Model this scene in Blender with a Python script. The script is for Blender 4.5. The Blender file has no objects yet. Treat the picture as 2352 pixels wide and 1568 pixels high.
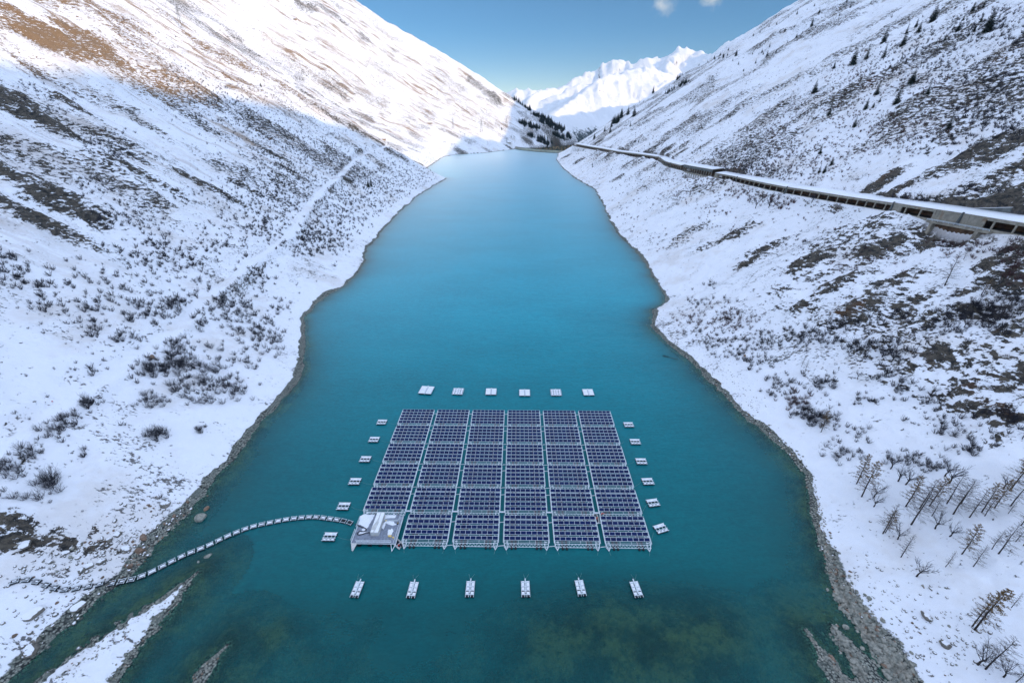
import bpy, math, random
import numpy as np
from mathutils import Vector, Matrix
R = math.radians
rnd = random.Random(7)
scene = bpy.context.scene
col = scene.collection
# ------------------------------------------------------------------ camera geometry
FP, PIT, HC = 992.0, R(27.25), 115.0       # focal length in units of a 2352 wide frame, pitch, height above the lake
CP, SP = math.cos(PIT), math.sin(PIT)
def ray(u, v):
    x = (u-1176)/FP; y = (784-v)/FP
    return x, CP+y*SP, -SP+y*CP
def g(u, v, z=0.0):
    d = ray(u, v); t = (z-HC)/d[2]
    return (d[0]*t, d[1]*t)
def proj(x, y, z):
    zz = z-HC; cz = y*CP-zz*SP; cy = y*SP+zz*CP
    return 1176+FP*x/cz, 784-FP*cy/cz
# ------------------------------------------------------------------ noise
def _h(ix, iy, s):
    n = (ix*374761393 + iy*668265263 + s*974634777) & 0xffffffff
    n = ((n ^ (n >> 13))*1274126177) & 0xffffffff
    n = ((n ^ (n >> 16))*2246822519) & 0xffffffff
    return ((n >> 8) & 0xffff)/65535.0
def vn(x, y, s=0):
    fx = np.floor(x); fy = np.floor(y); ix = fx.astype(np.int64); iy = fy.astype(np.int64)
    tx = x-fx; ty = y-fy; tx = tx*tx*tx*(tx*(tx*6-15)+10); ty = ty*ty*ty*(ty*(ty*6-15)+10)
    a = _h(ix, iy, s); b = _h(ix+1, iy, s); c = _h(ix, iy+1, s); d = _h(ix+1, iy+1, s)
    return (a+(b-a)*tx)*(1-ty)+(c+(d-c)*tx)*ty
def fbm(x, y, o=4, s=0, gain=.5):
    r = 0; a = 1; n = 0
    for k in range(o):
        r = r+a*vn(x, y, s+k); n += a; a *= gain
        x, y = x*1.6+y*1.2+3.1, -x*1.2+y*1.6+7.7
    return r/n
def ridged(x, y, o=4, s=0):
    r = 0; a = 1; n = 0
    for k in range(o):
        r = r+a*(1-np.abs(2*vn(x, y, s+k)-1)); n += a; a *= .5
        x, y = x*1.6+y*1.2+5.3, -x*1.2+y*1.6+1.7
    return r/n
def ss(a, b, x):
    t = np.clip((x-a)/(b-a), 0, 1); return t*t*(3-2*t)
# ------------------------------------------------------------------ shorelines (read off the water plane)
PL = [(30,1568),(117,1475),(198,1409),(248,1366),(311,1325),(340,1270),(385,1232),(440,1160),(470,1140),(500,1100),(545,1040),(600,970),(640,925),(683,880),(700,830),(706,795),(697,760),(705,725),(730,695),(800,650),(835,610),(845,570),(880,530),(905,500),(960,450),(1000,425),(1027,410)]
PR = [(2040,1568),(1990,1480),(1945,1400),(1915,1330),(1895,1250),(1875,1190),(1860,1130),(1840,1070),(1800,1030),(1740,985),(1680,930),(1640,890),(1590,840),(1545,800),(1510,770),(1492,740),(1500,710),(1530,695),(1530,680),(1500,640),(1470,590),(1420,540),(1395,500),(1385,470),(1365,435),(1320,410),(1290,385),(1278,367),(1281,353)]
L_ = [(-118, -3000), (-118, 0)]+[g(*p) for p in PL]+[(-165,1030),(-205,1085),(-222,1200),(-228,1400),(-232,1600),(-199,1703),(-108,1770),(-20,1948),(17,2005),(60,2040),(150,2150),(250,2280),(340,2400),(420,2800),(500,3400)]
R_ = [(110, -3000), (84, 0)]+[g(*p) for p in PR]+[(240,1840),(330,1960),(500,2150),(800,2400),(1300,2700),(2000,3400)]
YY = np.arange(-3000, 3400, 2.0)
def line_of(P):
    P = sorted(P, key=lambda p: p[1]); y = np.array([p[1] for p in P]); x = np.array([p[0] for p in P])
    f = np.interp(YY, y, x)
    k = np.exp(-0.5*(np.arange(-40, 41)*2/26.0)**2); k /= k.sum()
    sm = np.convolve(np.pad(f, 40, mode='edge'), k, 'valid')
    k2 = np.exp(-0.5*(np.arange(-4, 5)*2/3.0)**2); k2 /= k2.sum()
    return np.convolve(np.pad(f, 4, mode='edge'), k2, 'valid'), sm
XLf, XLs = line_of(L_); XRf, XRs = line_of(R_)
KS = np.array([0, 30, 100, 250, 500, 900, 1500, 3000.])
TL = {-3000:[0,12,45,135,290,530,850,1200], 0:[0,10,42,128,285,530,850,1200], 250:[0,11,46,138,292,535,850,1200], 600:[0,14,55,147,297,540,860,1200],
      960:[0,16,58,149,300,540,860,1200], 1150:[0,11,40,120,265,500,840,1200], 1700:[0,14,40,110,240,500,860,1300], 2050:[0,16,50,125,260,510,850,1300],
      2400:[0,50,85,158,298,505,830,1400], 3400:[-300,-250,-200,-150,-100,0,100,200]}
CRX = [-3000,-2000,-1028,-887,-788,-625,-563,-488,-429,-383,-330,-259,-180,0,110,265,402,446,594,679,707,760,815,880,944,1028,1154,1223,1300,1500,1800,3400]
CRZ = [1250,1200,1170,1156,1130,1125,1082,1068,960,872,840,790,790,730,790,750,812,810,885,915,845,835,800,798,784,790,720,800,960,1010,1060,900]  # unseen right crest: heights shaped so its shadow edge crosses the left slope
def right_tab(y):
    H = float(np.interp(y, CRX, CRZ)); near = float(ss(500, 150, np.array(y)))
    z5 = min(292, H-.45*1000-8); z9 = min(525, H-.45*600-8)
    lo = [0, 14-3*near, 54-9*near, 147-13*near]
    if y > 1850:
        k = (y-1850)*.5
        return [0-k, 15-k, 56-k, 147-k, z5-k, z9-k, H-k, H-300-k]
    return lo+[z5, z9, H, H-350]
YR = sorted(set(CRX+[-1500,150,300,500,1400,1850,2300,2800]))
def tab_eval(s, y, ys, rows):
    ys = np.array(ys, float); out = np.zeros_like(s)
    i = np.clip(np.searchsorted(ys, y)-1, 0, len(ys)-2)
    f = np.clip((y-ys[i])/(ys[i+1]-ys[i]), 0, 1); f = f*f*(3-2*f)*.5+f*.5
    sg = np.concatenate([[0], np.geomspace(2, 3000, 240)])
    D = []
    for r in rows:
        d = np.interp(sg, KS, r)
        for _ in range(25): d[1:-1] = .25*d[:-2]+.5*d[1:-1]+.25*d[2:]
        D.append(d)
    D = np.array(D)
    k = np.where(s < 2, s/2, 1+np.log(np.maximum(s, 2)/2)/math.log(1500)*239); k = np.clip(k, 0, 239.999)
    k0 = k.astype(int); kf = k-k0
    a = D[i, k0]*(1-kf)+D[i, k0+1]*kf; b = D[i+1, k0]*(1-kf)+D[i+1, k0+1]*kf
    return a*(1-f)+b*f
def seg_dist(x, y, P):
    """distance to polyline P (x,y,z) and z interpolated along it"""
    best = np.full(x.shape, 1e9); bz = np.zeros(x.shape); sd = np.zeros(x.shape)
    for (x0, y0, z0), (x1, y1, z1) in zip(P[:-1], P[1:]):
        dx, dy = x1-x0, y1-y0; L2 = dx*dx+dy*dy
        t = np.clip(((x-x0)*dx+(y-y0)*dy)/L2, 0, 1)
        d = np.hypot(x-x0-t*dx, y-y0-t*dy); m = d < best
        best = np.where(m, d, best); bz = np.where(m, z0+t*(z1-z0), bz)
        sd = np.where(m, ((x-x0)*dy-(y-y0)*dx)/math.sqrt(L2), sd)
    return best, bz, sd
# gravel bars in the delta at the south end: centre line, half width
def bar(pts, z=0.): return [(*g(u, v), w) for u, v, w in pts]
BARS = [bar([(455,1312,.3),(420,1345,1.7),(385,1385,3.2),(325,1432,4.6),(258,1492,6.6),(180,1568,8.6),(50,1700,11)]),
        bar([(522,1480,.2),(500,1502,.9),(475,1535,1.4),(450,1575,1.6),(400,1680,2)]),
        bar([(1852,1448,.2),(1872,1480,.8),(1900,1520,1.9),(1940,1575,3.6),(2010,1680,5)]),
        bar([(1912,1436,.3),(1930,1465,1.6),(1965,1505,2.4),(2010,1568,3)])]
ROCKS = []   # (x, y, radius_x, radius_y, amount): filled after the first pass
UP = 1
DIPS = []
ROADS = []   # (polyline, half width, fade)
def base(x, y):
    """smooth terrain height and distance inland (negative = under water)"""
    k = (y-YY[0])/2.0
    xi = lambda A: np.interp(k, np.arange(len(A)), A)
    lf, ls, rf, rs = xi(XLf), xi(XLs), xi(XRf), xi(XRs)
    wob = (fbm(x*.07, y*.07, 3, 50)-.5)*5+(fbm(x*.35, y*.35, 2, 57)-.5)*1.6
    sl0 = lf-x+wob; sr0 = x-rf+wob
    w = ss(10, 110, np.maximum(sl0, sr0))
    sl = sl0*(1-w)+(ls-x)*w; sr = (sr0*(1-w)+(x-rs)*w)
    srs = sr*np.where((sr > 500) & (y < 1900), 1500/np.maximum(1650-rs, 1400), 1)
    zl = tab_eval(np.maximum(sl, 0), y, list(TL.keys()), list(TL.values()))
    zr = tab_eval(np.maximum(srs, 0), y, YR, [right_tab(q) for q in YR])
    s = np.maximum(sl, sr)
    south = ss(110, 62, y)
    dmax = 30*(1-south)+2.8*south+(fbm(x*.045, y*.05, 4, 31)-.42)*7*south
    shal = np.exp(-(((x-36)/34)**2+((y-66)/19)**2)**1.5); dmax = dmax*(1-.74*shal)
    under = -dmax*(1-np.exp(s*.45/np.maximum(dmax, 1)))
    bed = np.where(s < 0, under, 0)
    past = ss(1990, 2060, y)*200
    z = np.where(sl > 0, np.where(sr > 0, np.minimum(zl, zr), zl), np.where(sr > 0, zr, bed-past))
    return z, s, sl, sr
def height(x, y, full=True):
    z, s, sl, sr = base(x, y)
    r = np.hypot(x, y)
    inl = ss(4, 90, s)
    big = (fbm(x*.006, y*.006, 3, 1)-.5)*34*ss(40, 350, s)
    gul = (ridged(x*.006, y*.02, 3, 11)-.55)*16*ss(30, 260, s)
    z = z+big+gul*np.where(sl > 0, 1, .8)
    mid = (fbm(x*.03, y*.045, 4, 21)-.5)*9*inl+(ridged(x*.018, y*.05, 3, 27)-.5)*4*inl*ss(700, 300, r)
    z = z+mid+(fbm(x*.16, y*.16, 3, 24)-.5)*1.3*ss(0, 40, s)
    rock = ss(.44, .66, fbm(x*.012, y*.022, 4, 61))*.62*ss(25, 80, s)
    for (cx, cy, rx, ry, am) in ROCKS:
        m = (np.abs(x-cx) < 3*rx) & (np.abs(y-cy) < 3*ry)
        if m.any():
            xx, yy = x[m], y[m]
            d = ((xx-cx)/rx)**2+((yy-cy)/ry)**2
            d = d*(.55+.9*fbm(xx*.11, yy*.11, 3, 71))
            rock[m] = np.maximum(rock[m]*(1 if am > 0 else (1-np.exp(-d*d*.7))), am*np.exp(-d*d*.7)) if am > 0 else rock[m]*(1-min(1, -am)*np.exp(-d*d))
    far = ss(1500, 1100, r)
    rk = (ridged(x*.045, y*.08, 4, 81)-.45)
    z = z+rock*rk*9*(.35+.65*far)*ss(0, 20, s)
    st = ridged(x*.2, y*.22, 3, 91)
    z = z+rock*(st-.5)*2.6*ss(0, 12, s)
    # gravel bars
    if y.size:
        for B in BARS:
            d, wd, _ = seg_dist(x, y, B)
            n = (fbm(x*.5, y*.5, 3, 41)-.5)
            e = wd*(1+n*.7)-d
            hb = np.where(e > 0, np.minimum(e*.35, 1.5), e*.28)+n*.35
            m = (d < wd+14) & (s < 3)
            z = np.where(m, np.maximum(z, hb), z)
    track = np.zeros_like(z)
    for (P, hw, fade, kind) in ROADS:
        P_ = np.array(P); m = (x > P_[:,0].min()-40) & (x < P_[:,0].max()+40) & (y > P_[:,1].min()-40) & (y < P_[:,1].max()+40)
        if not m.any(): continue
        d, rz, sd = seg_dist(x[m], y[m], P)
        w = 1-ss(hw, hw+fade, d)
        z[m] = z[m]*(1-w)+rz*w
        rock[m] = rock[m]*(1-(1-ss(hw*.8, hw+1, d))) if kind == 'road' else rock[m]*ss(hw*.5, hw+2.5, d)
        if kind == 'road':
            rock[m] = np.maximum(rock[m], .9*ss(hw+fade+5, hw+fade-1, d)*ss(hw-1, hw+1.5, d)*(sd*UP < 0)*ss(.50, .64, fbm(x[m]*.03, y[m]*.03, 2, 99))*ss(900, 500, y[m]))
        track[m] = np.maximum(track[m], 1-ss(hw*.8, hw+2, d))
    for (cx, cy, rx, ry, dz) in DIPS:
        q = (np.abs(x-cx) < 40) & (np.abs(y-cy) < 60)
        if q.any():
            _, _, sd = seg_dist(x[q], y[q], GMID)
            e = np.exp(-(((x[q]-cx)/rx)**2+((y[q]-cy)/ry)**2)**1.5)*ss(GW/2-.6, GW/2+1.2, sd*UP)
            z[q] -= dz*e; rock[q] = np.maximum(rock[q], e*.9)
    return z, s, rock, track
# ------------------------------------------------------------------ polar terrain grid round the viewpoint
NF, NR = 840, 900
TH = np.concatenate([np.linspace(-180, -64, 70)[:-1], np.linspace(-64, 64, NF), np.linspace(64, 180, 70)[1:]])
THr = np.radians(TH)                           # azimuth from +Y towards +X
RR = np.concatenate([np.linspace(8, 40, 24)[:-1], np.geomspace(40, 2950, NR)])
GX = np.sin(THr)[:, None]*RR[None]; GY = np.cos(THr)[:, None]*RR[None]
def grid_pass(sub=1):
    x = GX[:, ::sub]; y = GY[:, ::sub]
    z, s, rk, tr = height(x.ravel().copy(), y.ravel().copy())
    return z.reshape(x.shape), s.reshape(x.shape), rk.reshape(x.shape), tr.reshape(x.shape)
class Caster:
    def __init__(self, Z, rr): self.Z, self.rr = Z, rr
    def hit(self, u, v):
        d = ray(u, v); hl = math.hypot(d[0], d[1]); th = math.degrees(math.atan2(d[0], d[1]))
        i = int(np.clip(np.searchsorted(TH, th)-1, 0, len(TH)-2)); f = (th-TH[i])/(TH[i+1]-TH[i])
        h = self.Z[i]*(1-f)+self.Z[i+1]*f
        zr = HC+d[2]/hl*self.rr
        b = np.nonzero((h >= zr) & (self.rr > 30))[0]
        if not len(b): return None
        k = b[0]; a0 = zr[k-1]-h[k-1]; a1 = zr[k]-h[k]; t = a0/(a0-a1) if a0 != a1 else 1
        r = self.rr[k-1]+t*(self.rr[k]-self.rr[k-1]); z = HC+d[2]/hl*r
        return (d[0]/hl*r, d[1]/hl*r, z)
    def ground(self, x, y):
        th = math.degrees(math.atan2(x, y)); r = math.hypot(x, y)
        i = int(np.clip(np.searchsorted(TH, th)-1, 0, len(TH)-2)); f = (th-TH[i])/(TH[i+1]-TH[i])
        return float(np.interp(r, self.rr, self.Z[i])*(1-f)+np.interp(r, self.rr, self.Z[i+1])*f)
Z0, _, _, _ = grid_pass(3)
C0 = Caster(Z0, RR[::3])
# rock outcrops seen in the photograph: pixel, radii in metres (across, along valley), amount (negative = smooth snow)
RB = [(60,500,34,10,1.),(150,470,22,9,.9),(90,420,30,10,.85),(290,380,22,8,.8),(50,245,28,16,1.),(100,270,22,12,.95),(20,215,18,12,.9),(160,240,14,10,.8),(240,375,14,8,.7),(470,425,26,8,.9),(560,430,16,7,.8),(360,420,20,8,.6),(640,460,14,6,.6),
 (110,90,30,26,1.),(160,95,26,22,1.),(205,95,30,26,1.),(235,125,30,22,.95),(40,35,34,20,.8),(240,30,44,20,.8),(300,55,30,18,.6),(380,205,26,16,.7),(430,265,24,14,.7),(470,290,22,12,.7),(600,165,30,16,.6),(340,120,40,14,.6),
 (630,360,22,12,.9),(660,390,20,10,.7),(590,345,16,9,.7),(820,300,26,12,.95),(870,325,26,12,1.),(760,265,30,12,.8),(700,215,30,12,.7),(560,210,24,12,.6),(900,350,30,18,.9),(960,375,24,14,.9),(1000,395,14,18,1.),(950,345,22,14,.8),(730,245,20,12,.8),(535,205,14,10,.7),
 (795,412,12,8,.9),(835,400,10,8,.7),(760,440,12,7,.7),(900,445,10,8,.5),(500,120,50,14,.55),(630,150,40,14,.5),(700,200,30,16,.5),
 (20,1220,18,5,.8),(70,1240,10,4,.6),(400,1190,6,4,.5),(230,1250,9,4,.5),
 # right side
 (1870,590,13,8,1.),(1850,610,10,6,1.),(2010,570,10,7,1.),(2040,560,9,6,1.),(1690,540,16,8,.9),(1590,530,16,10,.8),(1730,600,12,6,.8),(1760,570,14,6,.8),(1560,560,12,8,.6),(1950,640,14,5,.9),(2050,650,14,5,.9),(1900,670,10,4,.9),(1980,690,10,4,.8),(2100,690,10,4,.8),(1850,695,6,3,.8),
 (2260,350,26,14,1.),(2320,340,18,12,1.),(2210,370,12,8,.8),(2010,432,20,6,1.),(2060,440,12,5,.8),(2290,465,16,6,1.),(2340,470,10,6,1.),(1780,395,9,5,.7),(1450,370,20,10,.8),(1400,355,20,10,.9),(1490,345,24,12,.9),(1530,345,20,10,.9),(1560,355,14,10,.8),(1370,330,22,16,.9),(1350,340,16,12,.7),
 (2150,810,5,4,1.),(2160,830,4,3,1.),(2300,600,10,6,.8),(2330,630,10,5,.8),(2240,660,10,3,.7),(2100,760,5,3,.6),(2280,720,8,5,.8),(2330,760,8,5,.8),(2340,640,9,5,.9),(2110,840,5,3,.7),(2070,890,4,3,.7),(2200,900,6,3,.8),(2230,930,7,3,.8),(2290,940,7,3,.8),(2330,960,7,3,.8),(2300,1010,6,3,.7),
 (1420,410,12,14,.8),(1330,370,16,20,.9),(1300,360,18,26,1.),(1480,430,12,10,.7),(1620,570,10,8,.6),(2180,60,30,14,.5),(2000,330,22,10,.5),(1650,250,60,30,.5),(1500,270,50,30,.6),(1560,230,50,30,.6),(1750,280,40,14,.5),(2110,180,30,12,.5),
 (2120,530,9,8,1.),(2150,545,9,6,.9),
 # beyond the dam
 (1170,339,26,10,1.),(1210,322,30,30,.9),(1260,300,50,60,.8),(1275,325,40,40,.9),(1240,280,50,50,.6),(1120,345,30,16,.7),(1060,350,30,14,.8),
 # smooth snow
 (330,240,60,26,-1),(420,300,60,16,-.9),(150,150,40,30,-.8),(1850,330,40,16,-.6),(2000,380,30,14,-.8),(2100,400,40,12,-.9),(1900,100,90,40,-.6),(760,130,300,150,-.5),(900,180,300,150,-.45),(1050,230,250,140,-.5),(600,40,300,160,-.6),(900,60,400,200,-.6),(1000,330,60,60,-.4),(500,600,40,20,-.8),(300,700,40,20,-1),(100,750,50,20,-1),(250,900,40,20,-1),(500,900,30,16,-1),(100,900,30,16,-1)]
for (u, v, rx, ry, am) in RB:
    h = C0.hit(u, v)
    if h: ROCKS.append((h[0], h[1], rx, ry, am))
ROCKS.sort(key=lambda q: q[4])
# farm track on the left bank
TP = [(-40,1062),(0,1035),(75,977),(173,914),(257,861),(333,806),(409,753),(461,694),(540,634.5),(567,608),(626,568.6),(679,529),(692,496),(718,466),(742,434),(775,409),(801,383),(826,362),(847,350),(890,336)]
def drape(P, smooth=3):
    pts = [C0.hit(u, v) for u, v in P]; z = np.array([p[2] for p in pts])
    for _ in range(smooth):
        z[1:-1] = .25*z[:-2]+.5*z[1:-1]+.25*z[2:]
    return [(*g(u, v, zz), float(zz)) for (u, v), zz in zip(P, z)]
TRACK = drape(TP, 4)
ROADS.append((TRACK, 2.3, 5.0, 'track'))
# road gallery on the right bank: foot of the columns
GP = [(1314,334),(1351,341.7),(1385,348),(1418.5,355),(1451,359.7),(1495,366.5),(1514,371),(1527,380),(1548,387),(1581,395.5),(1627,405),(1665,412.5),(1691.6,418.3),(1735.5,429),(1797,442.5),(1841,450.3),(1914,463.7),(1973,474),(2003,479),(2047,486.5),(2115,499),(2190,512),(2271,527),(2352,542),(2450,560)]
_y = [C0.hit(u, v) for u, v in GP]
_zz = np.array([p[2] for p in _y]); _zz[0] = _zz[1]-1.5; _n = np.arange(len(_zz)); _c = np.polyfit(_n, _zz, 2); _zz = .4*np.polyval(_c, _n)+.6*_zz
for _ in range(4): _zz[1:-1] = .25*_zz[:-2]+.5*_zz[1:-1]+.25*_zz[2:]
GAL = [(*g(u, v, zz), float(zz)) for (u, v), zz in zip(GP, _zz)]
def offset(P, d):
    out = []
    for i, p in enumerate(P):
        a = P[max(i-1, 0)]; b = P[min(i+1, len(P)-1)]; dx, dy = b[0]-a[0], b[1]-a[1]; L = math.hypot(dx, dy)
        out.append((p[0]-dy/L*d, p[1]+dx/L*d, p[2]))
    return out
GW = 8.5
GMID = offset(GAL, 0)  # replaced below once the uphill side is known
_a, _b = GAL[10], GAL[14]; UP = 1 if (-(_b[1]-_a[1])) > 0 else -1
GMID = offset(GAL, UP*(GW/2))
ROADS.append((GMID, GW/2+.6, 3.0, 'road'))

_g = lambda u: [float(np.interp(u, [p[0] for p in GP], [p[k] for p in GAL])) for k in range(2)]
_p = _g(2205); DIPS.append((_p[0]-4, _p[1]-1, 9, 17, 8.5)); _p = _g(1600); DIPS.append((_p[0]-3, _p[1], 7, 30, 6.5))
# ------------------------------------------------------------------ helpers for materials and meshes
def NT(name):
    m = bpy.data.materials.new(name); m.use_nodes = True; nt = m.node_tree
    b = nt.nodes['Principled BSDF']; return m, nt, b
def nd(nt, t, **k):
    n = nt.nodes.new(t)
    for a, v in k.items():
        if a.startswith('i_'): n.inputs[a[2:].replace('_', ' ')].default_value = v
        else: setattr(n, a, v)
    return n
def L(nt, a, b): nt.links.new(a, b)
def noise(nt, vec, scale, det=6, rough=.6, dim='3D'):
    n = nd(nt, 'ShaderNodeTexNoise'); n.inputs['Scale'].default_value = scale; n.inputs['Detail'].default_value = det; n.inputs['Roughness'].default_value = rough
    if vec is not None: L(nt, vec, n.inputs['Vector'])
    return n.outputs['Fac']
def mth(nt, op, a, b=None, clamp=False):
    n = nd(nt, 'ShaderNodeMath', operation=op, use_clamp=clamp)
    for k, q in enumerate((a, b)):
        if q is None: continue
        if isinstance(q, (int, float)): n.inputs[k].default_value = q
        else: L(nt, q, n.inputs[k])
    return n.outputs[0]
def step(nt, v, a, b):
    n = nd(nt, 'ShaderNodeMapRange', interpolation_type='SMOOTHSTEP'); L(nt, v, n.inputs[0]); n.inputs[1].default_value = a; n.inputs[2].default_value = b
    return n.outputs[0]
def mixc(nt, f, a, b):
    n = nd(nt, 'ShaderNodeMix', data_type='RGBA')
    if isinstance(f, (int, float)): n.inputs[0].default_value = f
    else: L(nt, f, n.inputs[0])
    for k, q in ((6, a), (7, b)):
        if isinstance(q, tuple): n.inputs[k].default_value = (*q, 1)
        else: L(nt, q, n.inputs[k])
    return n.outputs[2]
def scaled(nt, vec, s):
    n = nd(nt, 'ShaderNodeVectorMath', operation='MULTIPLY'); L(nt, vec, n.inputs[0]); n.inputs[1].default_value = s; return n.outputs[0]
def attr(nt, name):
    n = nd(nt, 'ShaderNodeAttribute', attribute_name=name); return n.outputs['Fac']
def plain(name, c, rough=.6, metal=0., var=.25, scale=3., snow=0., bump=0.):
    m, nt, b = NT(name)
    tc = nd(nt, 'ShaderNodeTexCoord').outputs['Object']
    f = noise(nt, tc, scale, 4)
    cc = mixc(nt, step(nt, f, .3, .7), tuple(x*(1-var) for x in c), tuple(min(1, x*(1+var)) for x in c))
    if snow:
        gn = nd(nt, 'ShaderNodeNewGeometry'); sx = nd(nt, 'ShaderNodeSeparateXYZ'); L(nt, gn.outputs['Normal'], sx.inputs[0])
        gp = noise(nt, gn.outputs['Position'], 1.7, 4)
        k = step(nt, mth(nt, 'ADD', sx.outputs[2], mth(nt, 'MULTIPLY', gp, .5)), 1.25-snow*.5, 1.33-snow*.5)
        cc = mixc(nt, k, cc, (.86, .88, .92))
    L(nt, cc, b.inputs['Base Color']); b.inputs['Roughness'].default_value = rough; b.inputs['Metallic'].default_value = metal
    if bump:
        bp = nd(nt, 'ShaderNodeBump'); bp.inputs['Strength'].default_value = bump; bp.inputs['Distance'].default_value = .1; L(nt, noise(nt, tc, scale*5, 5), bp.inputs['Height']); L(nt, bp.outputs[0], b.inputs['Normal'])
    return m
SNOW = (.83, .85, .89)
def grid_mesh(name, X, Y, Z, mat, attrs, wrap=False, mask=None):
    n, m = X.shape
    co = np.stack([X, Y, Z], -1).reshape(-1, 3).astype(np.float32)
    i = np.arange(n-1)[:, None]*m+np.arange(m-1)[None]
    q = np.stack([i, i+1, i+m+1, i+m], -1)
    if mask is not None: q = q[mask]
    q = q.reshape(-1, 4)[:, ::-1]
    used = np.zeros(len(co), bool); used[q.ravel()] = True
    re = np.cumsum(used)-1; q = re[q]; co = co[used]
    me = bpy.data.meshes.new(name)
    me.vertices.add(len(co)); me.vertices.foreach_set('co', co.ravel())
    me.loops.add(q.size); me.loops.foreach_set('vertex_index', q.ravel().astype(np.int32))
    me.polygons.add(len(q)); me.polygons.foreach_set('loop_start', (np.arange(len(q))*4).astype(np.int32))
    me.polygons.foreach_set('use_smooth', np.ones(len(q), bool))
    me.update(calc_edges=True)
    for k, a in attrs.items():
        at = me.attributes.new(k, 'FLOAT', 'POINT'); at.data.foreach_set('value', a.reshape(-1)[used].astype(np.float32))
    me.materials.append(mat)
    o = bpy.data.objects.new(name, me); col.objects.link(o); return o
# ------------------------------------------------------------------ ground material: snow, rock, gravel shore, lake bed
def ground_material():
    m, nt, b = NT('snowy_ground')
    g_ = nd(nt, 'ShaderNodeNewGeometry'); pos = g_.outputs['Position']
    sx = nd(nt, 'ShaderNodeSeparateXYZ'); L(nt, g_.outputs['Normal'], sx.inputs[0]); nz = sx.outputs[2]
    pz = nd(nt, 'ShaderNodeSeparateXYZ'); L(nt, pos, pz.inputs[0]); z = pz.outputs[2]
    rock, shore, track, scrub = attr(nt, 'rock'), attr(nt, 'shore'), attr(nt, 'track'), attr(nt, 'scrub')
    st = scaled(nt, pos, (.28, .5, 1.3))
    n1 = noise(nt, st, .55, 8, .68)
    n2 = noise(nt, scaled(nt, pos, (.5, 1., 1.)), 1.1, 6, .7)
    n3 = noise(nt, pos, .35, 4, .6)
    # rock shows where the outcrops are, more where it is steep
    v = mth(nt, 'ADD', mth(nt, 'MULTIPLY', rock, .62), mth(nt, 'MULTIPLY', mth(nt, 'SUBTRACT', n1, .5), 2.3))
    v = mth(nt, 'ADD', v, mth(nt, 'MULTIPLY', mth(nt, 'SUBTRACT', .80, nz), .75))
    v = mth(nt, 'ADD', v, mth(nt, 'MULTIPLY', mth(nt, 'SUBTRACT', n2, .5), 1.)) 
    rk = step(nt, v, .34, .39)
    # scattered stones and tufts poking through
    sp = mth(nt, 'ADD', mth(nt, 'ADD', mth(nt, 'MULTIPLY', n2, 1.), mth(nt, 'MULTIPLY', scrub, .08)), mth(nt, 'MULTIPLY', mth(nt, 'SUBTRACT', noise(nt, scaled(nt, pos, (.6, 1., 1.)), .13, 5, .7), .5), .75))
    rk = mth(nt, 'MAXIMUM', rk, mth(nt, 'MULTIPLY', step(nt, sp, .672, .715), .85))
    rk = mth(nt, 'MULTIPLY', rk, mth(nt, 'SUBTRACT', 1., track))
    rc = mixc(nt, step(nt, noise(nt, scaled(nt, pos, (.5, 1., 2.)), .4, 6, .7), .35, .62), (.022, .024, .026), (.125, .108, .085))
    rc = mixc(nt, step(nt, noise(nt, pos, .05, 5, .6), .57, .74), rc, (.12, .060, .028))
    rc = mixc(nt, step(nt, noise(nt, pos, 1.3, 5, .7), .52, .7), rc, (.014, .015, .017))
    rc = mixc(nt, mth(nt, 'MULTIPLY', attr(nt, 'tan'), .8), rc, mixc(nt, n2, (.16, .10, .055), (.42, .28, .16)))
    sn = mixc(nt, step(nt, n3, .2, .8), (.80, .83, .89), SNOW)
    gt = mixc(nt, mth(nt, 'MULTIPLY', step(nt, noise(nt, pos, .02, 5, .7), .50, .66), .28), sn, (.46, .36, .25))
    gs = noise(nt, scaled(nt, pos, (.12, 1., .12)), .06, 8, .75)
    gt = mixc(nt, mth(nt, 'MULTIPLY', mth(nt, 'MULTIPLY', step(nt, mth(nt, 'ADD', gs, mth(nt, 'MULTIPLY', n2, .25)), .63, .71), .92), mth(nt, 'MULTIPLY', attr(nt, 'grassy'), step(nt, noise(nt, scaled(nt, pos, (.5, 1., 1.)), .006, 4, .6), .36, .58))), gt, (.25, .16, .085))
    c = mixc(nt, rk, gt, rc)
    # gravel on the drawdown rim
    vo = nd(nt, 'ShaderNodeTexVoronoi', feature='F1'); vo.inputs['Scale'].default_value = 1.9; L(nt, pos, vo.inputs['Vector'])
    vc = nd(nt, 'ShaderNodeSeparateColor'); L(nt, vo.outputs['Color'], vc.inputs[0])
    gr = mixc(nt, vc.outputs[0], (.17, .19, .165), (.37, .38, .33))
    gr = mixc(nt, step(nt, vo.outputs['Distance'], .30, .75), gr, (.03, .035, .035))
    gr = mixc(nt, step(nt, noise(nt, pos, .3, 4), .5, .7), gr, (.15, .17, .15))
    sh = mth(nt, 'ADD', shore, mth(nt, 'MULTIPLY', mth(nt, 'SUBTRACT', noise(nt, pos, .6, 6, .75), .5), .9))
    shm = step(nt, sh, .44, .56)
    c = mixc(nt, shm, c, gr)
    bed = mixc(nt, step(nt, noise(nt, pos, .09, 7, .68), .42, .58), (.03, .055, .042), (.40, .27, .14))
    bed = mixc(nt, step(nt, noise(nt, pos, .6, 5, .7), .45, .7), bed, (.10, .115, .085))
    c = mixc(nt, step(nt, z, -.15, -.5), c, bed)
    L(nt, c, b.inputs['Base Color']); b.inputs['Roughness'].default_value = .85; b.inputs['Specular IOR Level'].default_value = .25
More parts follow.
